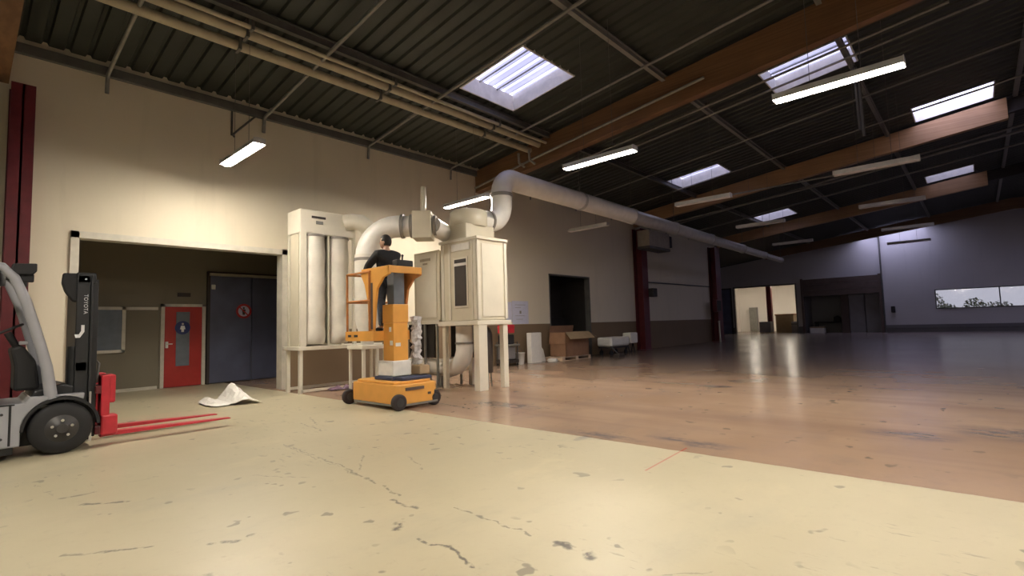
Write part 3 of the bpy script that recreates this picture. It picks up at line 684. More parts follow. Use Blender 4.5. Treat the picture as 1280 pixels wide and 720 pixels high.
# ------------------------------------------------------------------ powder booth
bx, by = 7.2, 7.5
t = thing('spray_booth', (7.7, 8.4, 0), 'tall cream spray booth with a dark window slit on legs', 'machine')
MB().box(bx, 8.06, by, 8.62, 1.42, 3.12, .012).build('cabin', M['cream'], t)
MB().box(bx - .03, 8.12, by - .04, 8.66, 3.10, 3.16, .01).build('roof_panel', M['creamlight'], t)
MB().box(bx - .06, 8.14, by - .05, 8.70, 1.33, 1.42, .01).build('deck_frame', M['creamlight'], t)
mb = MB().box(bx - .015, bx, by + .01, by + .09, 1.45, 3.08).box(bx - .015, bx, 8.52, 8.61, 1.45, 3.08).box(bx - .012, bx, 7.62, 7.66, 1.45, 3.08)
mb.box(bx - .02, bx, 8.30, 8.36, 1.45, 3.08); mb.build('corner_post', M['creamlight'], t)
mb = MB().box(8.0, 8.08, by - .02, by, 1.45, 3.08).box(bx, bx + .08, by - .02, by, 1.45, 3.08).box(bx + .14, 7.96, by - .012, by, 1.50, 3.02); mb.build('side_panel', M['creamlight'], t)
MB().box(bx - .02, bx + .02, 7.76, 8.20, 1.70, 2.76).build('window_surround', M['creamlight'], t)
MB().box(bx - .026, bx + .0, 7.80, 8.16, 1.74, 2.72).build('window_slit', M['signdark'], t)
MB().box(bx - .034, bx - .02, 7.79, 8.17, 2.58, 2.64).build('window_bar', M['film'], t)
MB().box(bx - .03, bx, 7.7, 8.25, 2.90, 3.05, .01).build('light_strip', M['film'], t)
# legs: one broad, three slim
MB().box(7.18, 7.42, 7.46, 7.62, 0, 1.34, .008).build('leg', M['creamlight'], t)
MB().box(7.92, 8.06, 7.48, 7.60, 0, 1.34, .008).build('leg', M['creamlight'], t)
MB().box(7.94, 8.05, 8.5, 8.62, 0, 1.34, .008).build('leg', M['creamlight'], t)
MB().box(7.2, 7.3, 8.52, 8.62, 0, 1.34, .008).build('leg', M['cream'], t)
# plenum on the roof
MB().box(7.34, 8.2, 7.95, 8.65, 3.16, 3.52, .015).build('plenum_box', M['cream'], t)
MB().lathe([(.40, 0), (.42, .03), (.42, .33), (.38, .37)], (7.75, 8.3, 3.50), (0, 0, 1), 30).build('plenum_drum', M['cream'], t)

# smaller filter cabinet beside it, on its own table
t = thing('filter_cabinet', (7.5, 9.3, 0), 'low cream cabinet on a table left of the spray booth', 'cabinet')
MB().box(bx + .02, 7.95, 8.70, 9.62, 1.46, 3.02, .012).build('body', M['cream'], t)
MB().box(bx, bx + .02, 8.80, 9.52, 1.52, 2.96, .006).build('door', M['creamlight'], t)
MB().box(bx - .012, bx + .002, 9.0, 9.36, 2.80, 2.86, .004).box(bx - .010, bx + .002, 9.1, 9.26, 2.72, 2.76, .004).build('badge', M['heater'], t)
MB().box(bx - .02, 8.0, 8.70, 10.05, 1.38, 1.46, .008).build('table_top', M['creamlight'], t)
for (xx, yy_) in ((7.22, 9.95), (7.22, 9.25), (7.9, 9.95), (7.22, 8.82), (7.9, 8.82)): MB().box(xx, xx + .045, yy_, yy_ + .045, 0, 1.38).build('leg', M['lightsteel'], t)
MB().box(7.30, 7.34, 9.02, 9.96, .63, 1.38).build('dark_screen', M['darkpanel'], t); MB().box(7.98, 8.0, 8.30, 9.25, .60, 1.38).build('dark_screen', M['darkpanel'], t)

# fat pale hose under the booth
t = thing('suction_hose', (7.45, 8.8, 0), 'fat pale suction pipe lying beneath the booth', 'pipe')
pts = [(7.6, 10.2, .42), (7.6, 8.75, .42)] + arc((7.6, 8.75, .87), .45, -90, -180 + 5, 'yz', 8)
pts = [Vector((7.53, 10.2, .40)), Vector((7.53, 8.75, .40)), Vector((7.53, 8.52, .45)), Vector((7.53, 8.36, .58)), Vector((7.53, 8.28, .78)), Vector((7.53, 8.27, 1.32))]
MB().tube(pts, .19, 20).build('pipe_run', M['duct'], t)
MB().lathe([(.215, -.02), (.215, .02)], (7.53, 8.75, .40), (0, 1, 0), 22).build('joint_band', M['seal'], t)
MB().lathe([(.215, -.02), (.215, .02)], (7.53, 8.27, .95), (0, 0, 1), 22).build('joint_band', M['seal'], t)
for yy_ in (9.7, 9.0): MB().box(7.43, 7.63, yy_ - .03, yy_ + .03, 0, .22).build('cradle', M['lightsteel'], t)
t = thing('powder_hopper', (7.75, 8.0, 0), 'dark drum behind the broad booth leg', 'drum')
MB().lathe([(.13, .0), (.15, .03), (.15, .8), (.12, .92), (.08, .98)], (7.80, 7.90, .3)).build('body', M['signdark'], t)
for a in (0, 120, 240): MB().tube([(7.80 + .13 * math.cos(math.radians(a)), 7.90 + .13 * math.sin(math.radians(a)), .35), (7.80 + .16 * math.cos(math.radians(a)), 7.90 + .16 * math.sin(math.radians(a)), 0)], .015, 8).build('leg', M['lightsteel'], t)

# ------------------------------------------------------------------ dust collector with hanging filter bags
t = thing('dust_collector', (5.6, 10.75, 0), 'cream dust collector with two white hanging filter bags', 'machine')
MB().box(4.93, 6.24, 10.5, 11.12, 3.40, 3.92, .02).build('header', M['creamlight'], t)
mb = MB()
for (xx, yy_) in ((4.94, 10.5), (6.17, 10.5), (4.94, 11.04), (6.17, 11.04)): mb.box(xx, xx + .07, yy_, yy_ + .07, .98, 3.42)
mb.box(5.01, 5.07, 10.5, 10.55, .98, 3.42).box(5.565, 5.605, 10.52, 10.56, .98, 3.42)
mb.build('frame', M['creamlight'], t)
MB().box(4.95, 6.24, 11.10, 11.14, .98, 3.42).build('back_panel', M['cream'], t)
MB().box(4.95, 4.98, 10.62, 11.0, .98, 3.42).build('end_panel', M['cream'], t)
for cx in (5.30, 5.87):
    prof = [(.22, 0)] + [(.258 + .010 * math.sin(i * 1.1), .06 + i * .1) for i in range(21)] + [(.24, 2.26), (.255, 2.36)]
    b_ = MB().lathe(prof, (cx, 10.70, 1.02)).build('filter_bag', M['bag'], t)
    MB().lathe([(.268, 0), (.268, .05)], (cx, 10.70, 3.35)).build('clamp_ring', M['seal'], b_)
MB().box(5.18, 5.50, 10.485, 10.5, 3.74, 3.79, .004).build('badge', M['signdark'], t)
MB().box(5.28, 5.44, 10.487, 10.5, 3.62, 3.69, .004).build('small_plate', M['lightsteel'], t)
MB().box(4.88, 6.90, 10.46, 11.2, .90, .98, .01).build('deck', M['creamlight'], t)
for (xx, yy_) in ((4.92, 10.5), (6.76, 10.5), (4.92, 11.08), (6.76, 11.08)): MB().box(xx, xx + .07, yy_, yy_ + .07, 0, .9).build('leg', M['creamlight'], t)
MB().box(4.95, 6.85, 11.12, 11.14, .04, .1).box(4.95, 6.8, 10.5, 10.54, .03, .08).build('stretcher', M['creamlight'], t)
pts = [(6.0, 10.55, 3.74), (6.12, 10.44, 3.77), (6.28, 10.36, 3.76), (6.42, 10.32, 3.66), (6.50, 10.30, 3.48), (6.52, 10.30, 3.2), (6.52, 10.30, 2.4)]
MB().tube(pts, .19, 20).build('outlet_elbow', M['creamlight'], t)

# big exhaust elbow between collector and booth
t = thing('cyclone_duct', (5.95, 9.5, 0), 'fat pale elbow duct behind the person, joining collector and booth', 'duct')
cx, cy = 5.93, 9.55
MB().lathe([(.12, 0), (.25, .55), (.25, 1.9)], (cx, cy, .98), n=26).build('cyclone_body', M['bag'], t)
MB().box(cx - .3, cx + .3, cy - .3, cy + .3, .90, .98, .01).build('base_plate', M['creamlight'], t)
for a in ((-.27, -.27), (.23, -.27), (-.27, .23), (.23, .23)): MB().box(cx + a[0], cx + a[0] + .05, cy + a[1], cy + a[1] + .05, 0, .9).build('leg', M['creamlight'], t)
dirn = Vector((7.62 - 6.75, 8.55 - 9.5, 0)).normalized()
c0 = Vector((cx, cy, 2.74)); pts = [c0]
for i in range(9):
    a = math.radians(90 * i / 8); R_ = .66
    pts.append(c0 + Vector((0, 0, .08)) + Vector((dirn.x, dirn.y, 0)) * R_ * (1 - math.cos(a)) + Vector((0, 0, 1)) * R_ * math.sin(a))
end = pts[-1] + dirn * .12; pts.append(end)
MB().tube(pts, .235, 24).build('elbow', M['duct'], t)
MB().lathe([(.262, -.03), (.262, .03)], end, dirn, 24).build('joint_band', M['seal'], t)
MB().lathe([(.262, -.03), (.262, .03)], (cx, cy, 2.78), (0, 0, 1), 24).build('joint_band', M['seal'], t)
p1 = end + dirn * .20
MB().tube([end, p1], .22, 24).build('duct_length', M['duct'], t)
MB().lathe([(.255, -.03), (.255, .03)], p1, dirn, 24).build('joint_band', M['seal'], t)
ang = math.degrees(math.atan2(dirn.y, dirn.x))
c1 = p1 + dirn * .24
MB().box(c1.x - .2, c1.x + .2, c1.y - .26, c1.y + .26, c1.z - .30, c1.z + .28, .015, rotz(ang)).build('damper_box', M['cream'], t)
p2 = p1 + dirn * .44
MB().tube([p2, Vector((7.50, 8.70, 3.36))], .19, 24).build('duct_length', M['duct'], t)
MB().lathe([(.215, -.03), (.215, .03)], p2 + dirn * .05, dirn, 24).build('joint_band', M['seal'], t)
MB().tube([(c1.x, c1.y, c1.z + .27), (c1.x + .02, c1.y, c1.z + .85)], .06, 12).build('vent_stub', M['cream'], t)

# crumpled purple sheeting on the floor under the collector
rr = random.Random(3); mb = MB(); nx, ny = 14, 5; vs = []
for i in range(nx):
    for j in range(ny): vs.append((5.55 + i * .08 + rr.uniform(-.02, .02), 10.35 + j * .07 + rr.uniform(-.02, .02), .015 + rr.uniform(0, .09) * (1 if 0 < j < ny - 1 else .1)))
mb.add(vs, [[i * ny + j, (i + 1) * ny + j, (i + 1) * ny + j + 1, i * ny + j + 1] for i in range(nx - 1) for j in range(ny - 1)], True)
o = tag(mb.build('plastic_sheeting', M['purple']), 'crumpled purple sheeting on the floor under the dust collector', 'sheeting')
sm = o.modifiers.new('thickness', 'SOLIDIFY'); sm.thickness = .006

# ------------------------------------------------------------------ orange mast lift
t = thing('mast_lift', (5.25, 7.58, 0), 'orange mast lift carrying the person in black', 'lift')
poly = [(4.80, 6.93), (4.93, 6.87), (5.54, 6.87), (5.64, 6.95), (5.64, 8.2), (5.54, 8.28), (4.93, 8.28), (4.80, 8.2)]
MB().prism(poly, .08, .40, 'xy', .02).build('chassis', M['orange'], t)
MB().prism([(4.83, 7.02), (4.95, 6.96), (5.52, 6.96), (5.6, 7.05), (5.6, 8.1), (5.52, 8.2), (4.93, 8.2), (4.83, 8.1)], .40, .44, 'xy', .012).build('chassis_lid', M['orange'], t)
MB().box(4.786, 4.80, 6.98, 8.15, .06, .09).box(4.93, 5.6, 6.855, 6.87, .06, .09).build('bumper_strip', M['lightsteel'], t)
MB().box(4.95, 5.32, 6.855, 6.875, .30, .35, .004).box(5.4, 5.46, 6.855, 6.875, .20, .24, .004).build('access_slot', M['brownboard'], t)
for (xx, yy_, a) in ((4.83, 6.88, 1), (5.56, 6.92, 1), (4.80, 8.32, 1), (5.56, 8.28, 1)):
    w_ = MB().lathe([(.10, -.045), (.125, -.04), (.13, -.02), (.13, .02), (.125, .04), (.10, .045)], (xx, yy_, .13), (0, 1, 0), 26).build('wheel', M['tyre'], t)
    MB().lathe([(.07, -.05), (.07, .05)], (xx, yy_, .13), (0, 1, 0), 20).build('hub', M['hub'], w_)
MB().box(5.0, 5.62, 7.03, 7.34, .44, .50, .015).build('rubber_mat', M['navy'], t)
MB().box(4.95, 5.40, 7.22, 7.76, .44, .50, .015).build('mast_foot', M['navy'], t)
MB().box(5.0, 5.38, 7.28, 7.72, .50, .76, .02).build('battery_cover', M['white'], t)
MB().box(5.06, 5.36, 7.34, 7.64, .74, 1.40, .01).build('mast_section', M['orange'], t)
MB().box(5.05, 5.37, 7.33, 7.65, 1.40, 1.72, .012).build('mast_section', M['orange'], t)
MB().box(5.12, 5.34, 7.40, 7.60, 1.70, 2.30, .01).build('mast_section', M['mastgrey'], t)
for q in ((5.055, 5.06, 7.40, 7.46, 1.25, 1.33), (5.055, 5.06, 7.36, 7.44, 1.02, 1.10), (5.1, 5.2, 7.333, 7.34, 1.0, 1.06)): MB().box(*q).build('warning_label', M['film'], t)
# platform and rails
MB().box(4.86, 5.58, 7.68, 8.50, 1.20, 1.25, .008).build('platform_floor', M['seat'], t)
mb = MB().box(4.84, 4.87, 7.62, 8.52, 1.10, 1.27, .004).box(5.57, 5.60, 7.62, 8.52, 1.10, 1.27, .004).box(4.84, 5.6, 8.49, 8.52, 1.10, 1.27, .004).box(4.84, 5.6, 7.64, 7.67, 1.10, 1.27, .004)
mb.build('toe_board', M['orange'], t)
MB().box(4.836, 4.842, 8.10, 8.22, 1.17, 1.21).box(4.836, 4.842, 8.32, 8.42, 1.17, 1.21).build('slot', M['dark'], t)
for z in (2.30, 1.80):
    MB().tube([(4.86, 7.72, z), (4.86, 8.46, z), (4.90, 8.50, z), (5.54, 8.50, z), (5.58, 8.46, z), (5.58, 7.72, z)], .02, 10).build('guard_rail', M['orangedark'], t)
for (xx, yy_) in ((4.86, 8.48), (5.58, 8.48), (4.86, 7.75)): MB().tube([(xx, yy_, 1.22), (xx, yy_, 2.31)], .02, 10).build('rail_post', M['orangedark'], t)
# flared cowl around the mast head: two cheeks and a cross plate
def cheek(x0, x1):
    o_ = [(7.18, 2.36), (8.02, 2.36), (8.03, 2.24), (7.92, 2.08), (7.82, 1.75), (7.80, 1.27), (7.66, 1.27)]
    i_ = [(7.66, 1.27), (7.60, 1.72), (7.54, 2.0), (7.36, 2.17), (7.18, 2.22)]
    return MB().prism(o_ + i_[1:], x0, x1, 'yz', .006)
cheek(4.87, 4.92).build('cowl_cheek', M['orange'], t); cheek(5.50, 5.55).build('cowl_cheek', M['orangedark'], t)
MB().box(4.87, 5.55, 7.17, 7.22, 2.24, 2.36, .01).build('cowl_plate', M['orange'], t)
MB().box(4.866, 4.926, 7.66, 7.72, 1.30, 2.1).build('cowl_slot', M['brownboard'], t)
c_ = MB().box(5.05, 5.38, 7.19, 7.34, 2.36, 2.47, .015).build('control_box', M['black'], t)
MB().tube([(5.2, 7.26, 2.46), (5.2, 7.25, 2.54)], .014, 8).sphere((5.2, 7.25, 2.55), .022).build('joystick', M['black'], c_)
MB().box(4.90, 4.93, 7.68, 7.72, 1.3, 1.7).build('gate_latch', M['film'], t)
# clear wrap dangling behind the mast
rr = random.Random(11); mb = MB(); n_, k_ = 16, 10; vs = []
for i in range(n_):
    z = .68 + i * .055
    for j in range(k_):
        a = 2 * PI * j / k_; r_ = .085 * rr.uniform(.55, 1.45)
        vs.append((5.55 + r_ * math.cos(a), 7.36 + r_ * .9 * math.sin(a), z + rr.uniform(-.012, .012)))
mb.add(vs, [[i * k_ + j, i * k_ + (j + 1) % k_, (i + 1) * k_ + (j + 1) % k_, (i + 1) * k_ + j] for i in range(n_ - 1) for j in range(k_)], False)
mb.add(vs[:k_][::-1], [list(range(k_))]); mb.add(vs[-k_:], [list(range(k_))])
tag(mb.build('bubble_wrap', M['bluewrap']), 'bundle of crumpled clear wrap behind the orange mast', 'wrap')
tag(MB().box(5.46, 5.68, 7.15, 7.40, .505, .66, .02).build('parts_box', M['cardlight']), 'small tan box on the lift deck under the clear wrap', 'box')

# ------------------------------------------------------------------ person in the basket
def skin(nodes, edges, root, sub=2):
    me = bpy.data.meshes.new('tmp'); names = list(nodes)
    me.from_pydata([nodes[k][0] for k in names], [(names.index(a), names.index(b_)) for a, b_ in edges], [])
    o_ = bpy.data.objects.new('tmp', me); COL.objects.link(o_)
    md = o_.modifiers.new('skin', 'SKIN'); md.use_smooth_shade = True
    for k, d in zip(names, me.skin_vertices[0].data):
        r_ = nodes[k][1]; d.radius = r_ if isinstance(r_, tuple) else (r_, r_); d.use_root = (k == root)
    sb = o_.modifiers.new('sub', 'SUBSURF'); sb.levels = sub; sb.render_levels = sub
    dg = bpy.context.evaluated_depsgraph_get(); dg.update()
    ev = bpy.data.meshes.new_from_object(o_.evaluated_get(dg))
    vs = [v.co.copy() for v in ev.vertices]; fs = [list(p.vertices) for p in ev.polygons]
    bpy.data.objects.remove(o_); return vs, fs
def fuse(mb, vox):
    me = bpy.data.meshes.new('tmp'); me.from_pydata(mb.v, [], mb.f); me.validate()
    o_ = bpy.data.objects.new('tmp', me); COL.objects.link(o_)
    md = o_.modifiers.new('r', 'REMESH'); md.mode = 'VOXEL'; md.voxel_size = vox; md.use_smooth_shade = True
    s2 = o_.modifiers.new('s', 'SMOOTH'); s2.factor = .5; s2.iterations = 2
    dg = bpy.context.evaluated_depsgraph_get(); dg.update()
    ev = bpy.data.meshes.new_from_object(o_.evaluated_get(dg))
    r_ = MB().add([v.co.copy() for v in ev.vertices], [list(p.vertices) for p in ev.polygons], True)
    bpy.data.objects.remove(o_); return r_
Bn = {}; Be = []
Bn['pelvis'] = ((0, 0, .93), (.155, .115)); Bn['waist'] = ((0, 0, 1.08), (.135, .10)); Bn['chest'] = ((0, -.005, 1.28), (.165, .115))
Bn['upper'] = ((0, -.01, 1.40), (.10, .072)); Bn['neck'] = ((0, .0, 1.49), .056); Bn['skull'] = ((0, .02, 1.56), .06)
Be += [('pelvis', 'waist'), ('waist', 'chest'), ('chest', 'upper'), ('upper', 'neck'), ('neck', 'skull')]
arms = {'r': [(.185, -.01, 1.385), (.245, .13, 1.16), (.18, .33, 1.10)], 'l': [(-.185, -.01, 1.385), (-.30, .12, 1.19), (-.25, .36, 1.10)]}
for s_, sg in (('r', 1), ('l', -1)):
    sh, el, wr = [Vector(p) for p in arms[s_]]
    Bn['sh' + s_] = (sh, .062); Bn['el' + s_] = (el, .046); Bn['fa' + s_] = (el.lerp(wr, .45), .042); Bn['wr' + s_] = (wr, .028)
    Be += [('upper', 'sh' + s_), ('sh' + s_, 'el' + s_), ('el' + s_, 'fa' + s_), ('fa' + s_, 'wr' + s_)]
    pm = wr + Vector((0, .075, -.01)); Bn['pm' + s_] = (pm, (.038, .018)); Be.append(('wr' + s_, 'pm' + s_))
    for i, (dx, L) in enumerate(((-.030, .064), (-.010, .074), (.010, .070), (.030, .054))):
        a = pm + Vector((dx, .02, .0)); b_ = a + Vector((dx * .15, L * .5, -.004)); c_ = b_ + Vector((0, L * .22, -L * .45))
        for q, (p, r_) in enumerate(((a, .0095), (b_, .009), (c_, .008))): Bn[f'f{s_}{i}{q}'] = (p, r_)
        Be += [('pm' + s_, f'f{s_}{i}0'), (f'f{s_}{i}0', f'f{s_}{i}1'), (f'f{s_}{i}1', f'f{s_}{i}2')]
    a = wr + Vector((-sg * .030, .035, -.012)); b_ = a + Vector((-sg * .016, .035, -.02))
    Bn['t0' + s_] = (a, .012); Bn['t1' + s_] = (b_, .0095); Be += [('wr' + s_, 't0' + s_), ('t0' + s_, 't1' + s_)]
    hp, kn, an = Vector((sg * .09, 0, .88)), Vector((sg * .105, .03, .50)), Vector((sg * .11, -.01, .09)); toe = Vector((sg * .125, .15, .035))
    Bn['hp' + s_] = (hp, .092); Bn['kn' + s_] = (kn, .060); Bn['cf' + s_] = (kn.lerp(an, .35), .056); Bn['an' + s_] = (an, .04); Bn['to' + s_] = (toe, (.04, .03))
    Be += [('pelvis', 'hp' + s_), ('hp' + s_, 'kn' + s_), ('kn' + s_, 'cf' + s_), ('cf' + s_, 'an' + s_), ('an' + s_, 'to' + s_)]
vs, fs = skin(Bn, Be, 'pelvis')
body = MB().add(vs, fs, True)
HEAD = MB(); full = body; body = HEAD
body.sphere((0, .03, 1.635), .10, (.80, .98, 1.18), 28, 18)            # cranium
body.sphere((0, .065, 1.575), .068, (.82, .95, 1.0))                   # jaw
body.sphere((0, .128, 1.615), .020, (.75, .9, 1.5)); body.sphere((0, .112, 1.572), .022, (1.1, .5, .35))   # nose, mouth
for sg in (-1, 1): body.sphere((sg * .083, .02, 1.618), .03, (.35, .7, 1.0))                               # ears
hturn = lambda mb: [Matrix.Rotation(math.radians(38), 3, 'Z') @ (v - Vector((0, .015, 0))) + Vector((0, .015, 0)) for v in mb.v]
HEAD.v = hturn(HEAD); full.add(HEAD.v, HEAD.f, True); body = fuse(full, .0075)
TURN = -8                                                              # faces away to the left of the picture
PL = Vector((5.27, 7.83, 1.25)); RT = rotz(TURN)
def place(mb, z=.995):
    r_ = MB(); r_.f = mb.f; r_.sm = mb.sm; r_.v = [RT @ (v * z) + PL for v in mb.v]; return r_
t = thing('person', PL, 'person in black jacket standing in the orange lift basket, hands on the rail', 'person')
# the body is the person's own continuous mesh
t_body = place(body).build('body', M['skin'], t)
J = {k: v for k, v in Bn.items() if k in ('waist', 'chest', 'upper') or k[:2] in ('sh', 'el', 'fa', 'wr')}
J['hem'] = ((0, 0, .90), (.185, .145)); J['collar'] = ((0, -.004, 1.50), .082)
sc_ = lambda r_, k: tuple(q * k + .012 for q in r_) if isinstance(r_, tuple) else r_ * k + .012
J = {k: (v[0], v[1] if k in ('hem', 'collar') else sc_(v[1], 1.30 if k[:2] in ('sh', 'el', 'fa') else 1.12)) for k, v in J.items()}
J['upper'] = ((0, -.012, 1.41), (.185, .125)); J['chest'] = ((0, -.005, 1.28), (.235, .16)); J['waist'] = ((0, 0, 1.08), (.20, .15))
Je = [('hem', 'waist'), ('waist', 'chest'), ('chest', 'upper'), ('upper', 'collar')]
for s_ in 'rl': Je += [('upper', 'sh' + s_), ('sh' + s_, 'el' + s_), ('el' + s_, 'fa' + s_), ('fa' + s_, 'wr' + s_)]
vs, fs = skin(J, Je, 'waist'); place(MB().add(vs, fs, True)).build('jacket', M['jacket'], t)
T_ = {k: v for k, v in Bn.items() if k == 'pelvis' or k[:2] in ('hp', 'kn', 'cf', 'an')}
T_ = {k: (v[0], sc_(v[1], 1.08)) for k, v in T_.items()}; Te = []
for s_ in 'rl': Te += [('pelvis', 'hp' + s_), ('hp' + s_, 'kn' + s_), ('kn' + s_, 'cf' + s_), ('cf' + s_, 'an' + s_)]
vs, fs = skin(T_, Te, 'pelvis'); place(MB().add(vs, fs, True)).build('trousers', M['trousers'], t)
for sg in (-1, 1): place(MB().sphere((sg * .120, .075, .045), .05, (.95, 2.5, .85))).build('shoe', M['black'], t)
hr = MB(); bm = bmesh.new(); bmesh.ops.create_uvsphere(bm, u_segments=28, v_segments=18, radius=.111)
for v in bm.verts:
    v.co = Vector((v.co.x * .82, v.co.y * 1.0, v.co.z * 1.17)) + Vector((0, .022, 1.642))
dl = [v for v in bm.verts if (v.co.y > .075 and v.co.z < 1.69) or v.co.z < 1.55 or (v.co.y > .03 and v.co.z < 1.62)]
bmesh.ops.delete(bm, geom=dl, context='VERTS'); hr.bm(bm, True); hr.v = hturn(hr)
h_ = place(hr).build('hair', M['hair'], t); md = h_.modifiers.new('thick', 'SOLIDIFY'); md.thickness = .012
for sg in (-1, 1):
    ey = MB().sphere((sg * .032, .118, 1.632), .010); ey.v = hturn(ey); place(ey).build('eye', M['hair'], t)

# ------------------------------------------------------------------ forklift
t = thing('forklift', (.2, 8.25, 0), 'light grey forklift with black mast and red forks', 'forklift')
N0, N1 = 7.78, 8.72               # near and far flanks
wcx, wr = .89, .285
poly = [(-1.15, .14), (wcx - .34, .14), (wcx - .34, .30)]
poly += [(wcx - .34 * math.cos(a), .30 + .34 * math.sin(a)) for a in [PI * i / 16 for i in range(1, 12)]]
poly += [(wcx + .20, .66), (.62, .66), (.58, .60), (-1.15, .60)]
MB().prism(poly, N0, N1, 'xz', .012).build('chassis', M['forkgrey'], t)
MB().box(-1.2, .5, N0 + .04, N1 - .04, .06, .16).box(.4, 1.1, N0 + .28, N1 - .28, .1, .5).build('underframe', M['blackmetal'], t)
MB().box(.455, .475, N0 - .006, N0 + .02, .16, .60).box(-1.1, .5, N0 - .004, N0 + .01, .585, .60).build('panel_seam', M['black'], t)
for p in ((.40, .50), (.40, .24)): MB().lathe([(.014, 0), (.014, .01)], (p[0], N0, p[1]), (0, -1, 0), 12).build('panel_screw', M['hub'], t)
a_ = [PI * i / 16 for i in range(17)]
ring = [(wcx - .345 * math.cos(a), .29 + .345 * math.sin(a)) for a in a_] + [(wcx + .315 * math.cos(a), .29 + .315 * math.sin(a)) for a in a_]
MB().prism(ring, N0 - .012, N0 + .1, 'xz').build('wheel_arch', M['black'], t)
for yy_ in (N0 + .04, N1 - .04):
    w_ = MB().lathe([(.17, -.08), (.25, -.08), (.278, -.055), (wr, -.02), (wr, .02), (.278, .055), (.25, .08), (.17, .08)], (wcx, yy_, wr), (0, 1, 0), 40).build('wheel', M['black'], t)
    s_ = -1 if yy_ < 8.2 else 1
    MB().lathe([(.165, 0), (.15, .02), (.06, .03), (.05, .05)], (wcx, yy_ + s_ * .06, wr), (0, s_, 0), 30).build('hub', M['hub'], w_)
    for k in range(5):
        a = 2 * PI * k / 5 + .3
        MB().lathe([(.016, 0), (.016, .02)], (wcx + .09 * math.cos(a), yy_ + s_ * .083, wr + .09 * math.sin(a)), (0, s_, 0), 8).build('wheel_bolt', M['chrome'], w_)
for yy_ in (N0 + .12, N1 - .12): MB().lathe([(.15, -.07), (.2, -.06), (.2, .06), (.15, .07)], (-.85, yy_, .2), (0, 1, 0), 28).build('rear_wheel', M['black'], t)
MB().prism([(-1.35, .15), (-1.1, .12), (-.75, .12), (-.75, 1.0), (-1.2, 1.0), (-1.35, .8)], N0, N1, 'xz', .04).build('counterweight', M['forkgrey'], t)
MB().box(-.75, -.0, N0 + .08, N1 - .08, .60, .86, .03).build('battery_hood', M['seat'], t)
st_ = MB().box(-.45, .26, N0 + .2, N1 - .2, .86, .98, .05).build('seat', M['seat'], t)
MB().box(-.55, -.38, N0 + .22, N1 - .22, .95, 1.55, .05, roty(-8)).build('backrest', M['seat'], st_)
MB().box(.02, .38, N0 + .02, N0 + .10, .60, .97, .04).build('side_cushion', M['seat'], t)
MB().prism([(.60, .60), (1.0, .60), (1.0, .74), (.9, .78), (.66, .72)], N0 + .1, N1 - .1, 'xz', .02).build('front_cowl', M['blackmetal'], t)
MB().prism([(.50, .72), (.72, .72), (.68, 1.05), (.56, 1.24), (.46, 1.20), (.50, 1.0)], N0 + .26, N1 - .22, 'xz', .03).build('dashboard', M['black'], t)
MB().box(.53, .60, N0 + .22, N0 + .30, 1.24, 1.28, .008).build('switch_panel', M['forkgrey'], t)
MB().tube([(.58, 8.2, 1.1), (.44, 8.2, 1.38)], .035, 10).build('steering_column', M['black'], t)
wh = [Vector((.42, 8.2, 1.40)) + Matrix.Rotation(math.radians(-27), 3, 'Y') @ Vector((.16 * math.cos(2 * PI * i / 24), .16 * math.sin(2 * PI * i / 24), 0)) for i in range(25)]
MB().tube(wh, .014, 8, False).tube([wh[0], wh[12]], .012, 8).build('steering_wheel', M['black'], t)
for yy_ in (N0 + .05, N1 - .05):
    c = [(-.55, 2.12), (.15, 2.15), (.36, 2.10), (.46, 1.98), (.56, 1.72), (.66, 1.35), (.75, .98), (.80, .62)]
    MB().tube([(p[0], yy_, p[1]) for p in c], [.04, .04, .045, .048, .05, .052, .055, .06], 10).build('guard_pillar', M['forkgrey'], t)
    MB().tube([(-.55, yy_, 2.12), (-.85, yy_, 1.7), (-.95, yy_, 1.0)], .04, 10).build('rear_pillar', M['forkgrey'], t)
for k in range(6): MB().box(-.5 + k * .13, -.46 + k * .13, N0 + .05, N1 - .05, 2.11, 2.15, .006).build('roof_bar', M['black'], t)
for yy_ in (N0 + .10, N1 - .10):
    l_ = MB().prism([(.42, 2.02), (.60, 2.02), (.64, 2.06), (.64, 2.15), (.44, 2.14)], yy_ - .07, yy_ + .05, 'xz', .012).build('work_lamp', M['black'], t)
    MB().box(.50, .62, yy_ - .03, yy_ + .03, 1.94, 2.03, .012).build('lamp_bracket', M['black'], l_)
MB().lathe([(.07, 0), (.07, .13), (.04, .17)], (.33, N0 + .25, 1.90)).build('beacon', M['blackmetal'], t)
# mast
for yy_ in (N0 + .12, N1 - .20):
    u_ = MB().box(1.00, 1.13, yy_, yy_ + .08, .10, 2.05, .01).box(1.13, 1.15, yy_ - .02, yy_ + .1, .10, 2.05, .004).build('mast_upright', M['blackmetal'], t)
    MB().box(1.10, 1.21, yy_ + .03, yy_ + .10, .12, 2.00, .008).build('inner_mast', M['blackmetal'], u_)
for q in ((1.00, 1.18, 1.95, 2.08), (1., 1.12, .9, 1.02), (1., 1.12, .12, .22)): MB().box(q[0], q[1], N0 + .12, N1 - .12, q[2], q[3], .012).build('mast_crosshead', M['blackmetal'], t)
MB().box(1.0, 1.03, N0 + .16, N1 - .16, .2, 2.0).build('mast_guard', M['blackmetal'], t)
MB().prism([(.88, 2.07), (1.02, 2.07), (1.02, 1.72), (.97, 1.74), (.90, 1.85), (.87, 1.95)], N0 + .15, N0 + .27, 'xz', .015).build('hose_pulley', M['black'], t)
MB().tube([(.99, N0 + .2, .5), (.99, N0 + .2, 1.2)], .05, 12).build('tilt_cylinder', M['blackmetal'], t)
MB().lathe([(.012, 0), (.012, .01)], (1.08, N0 + .118, 2.0), (0, -1, 0), 10).build('mast_bolt', M['chrome'], t)
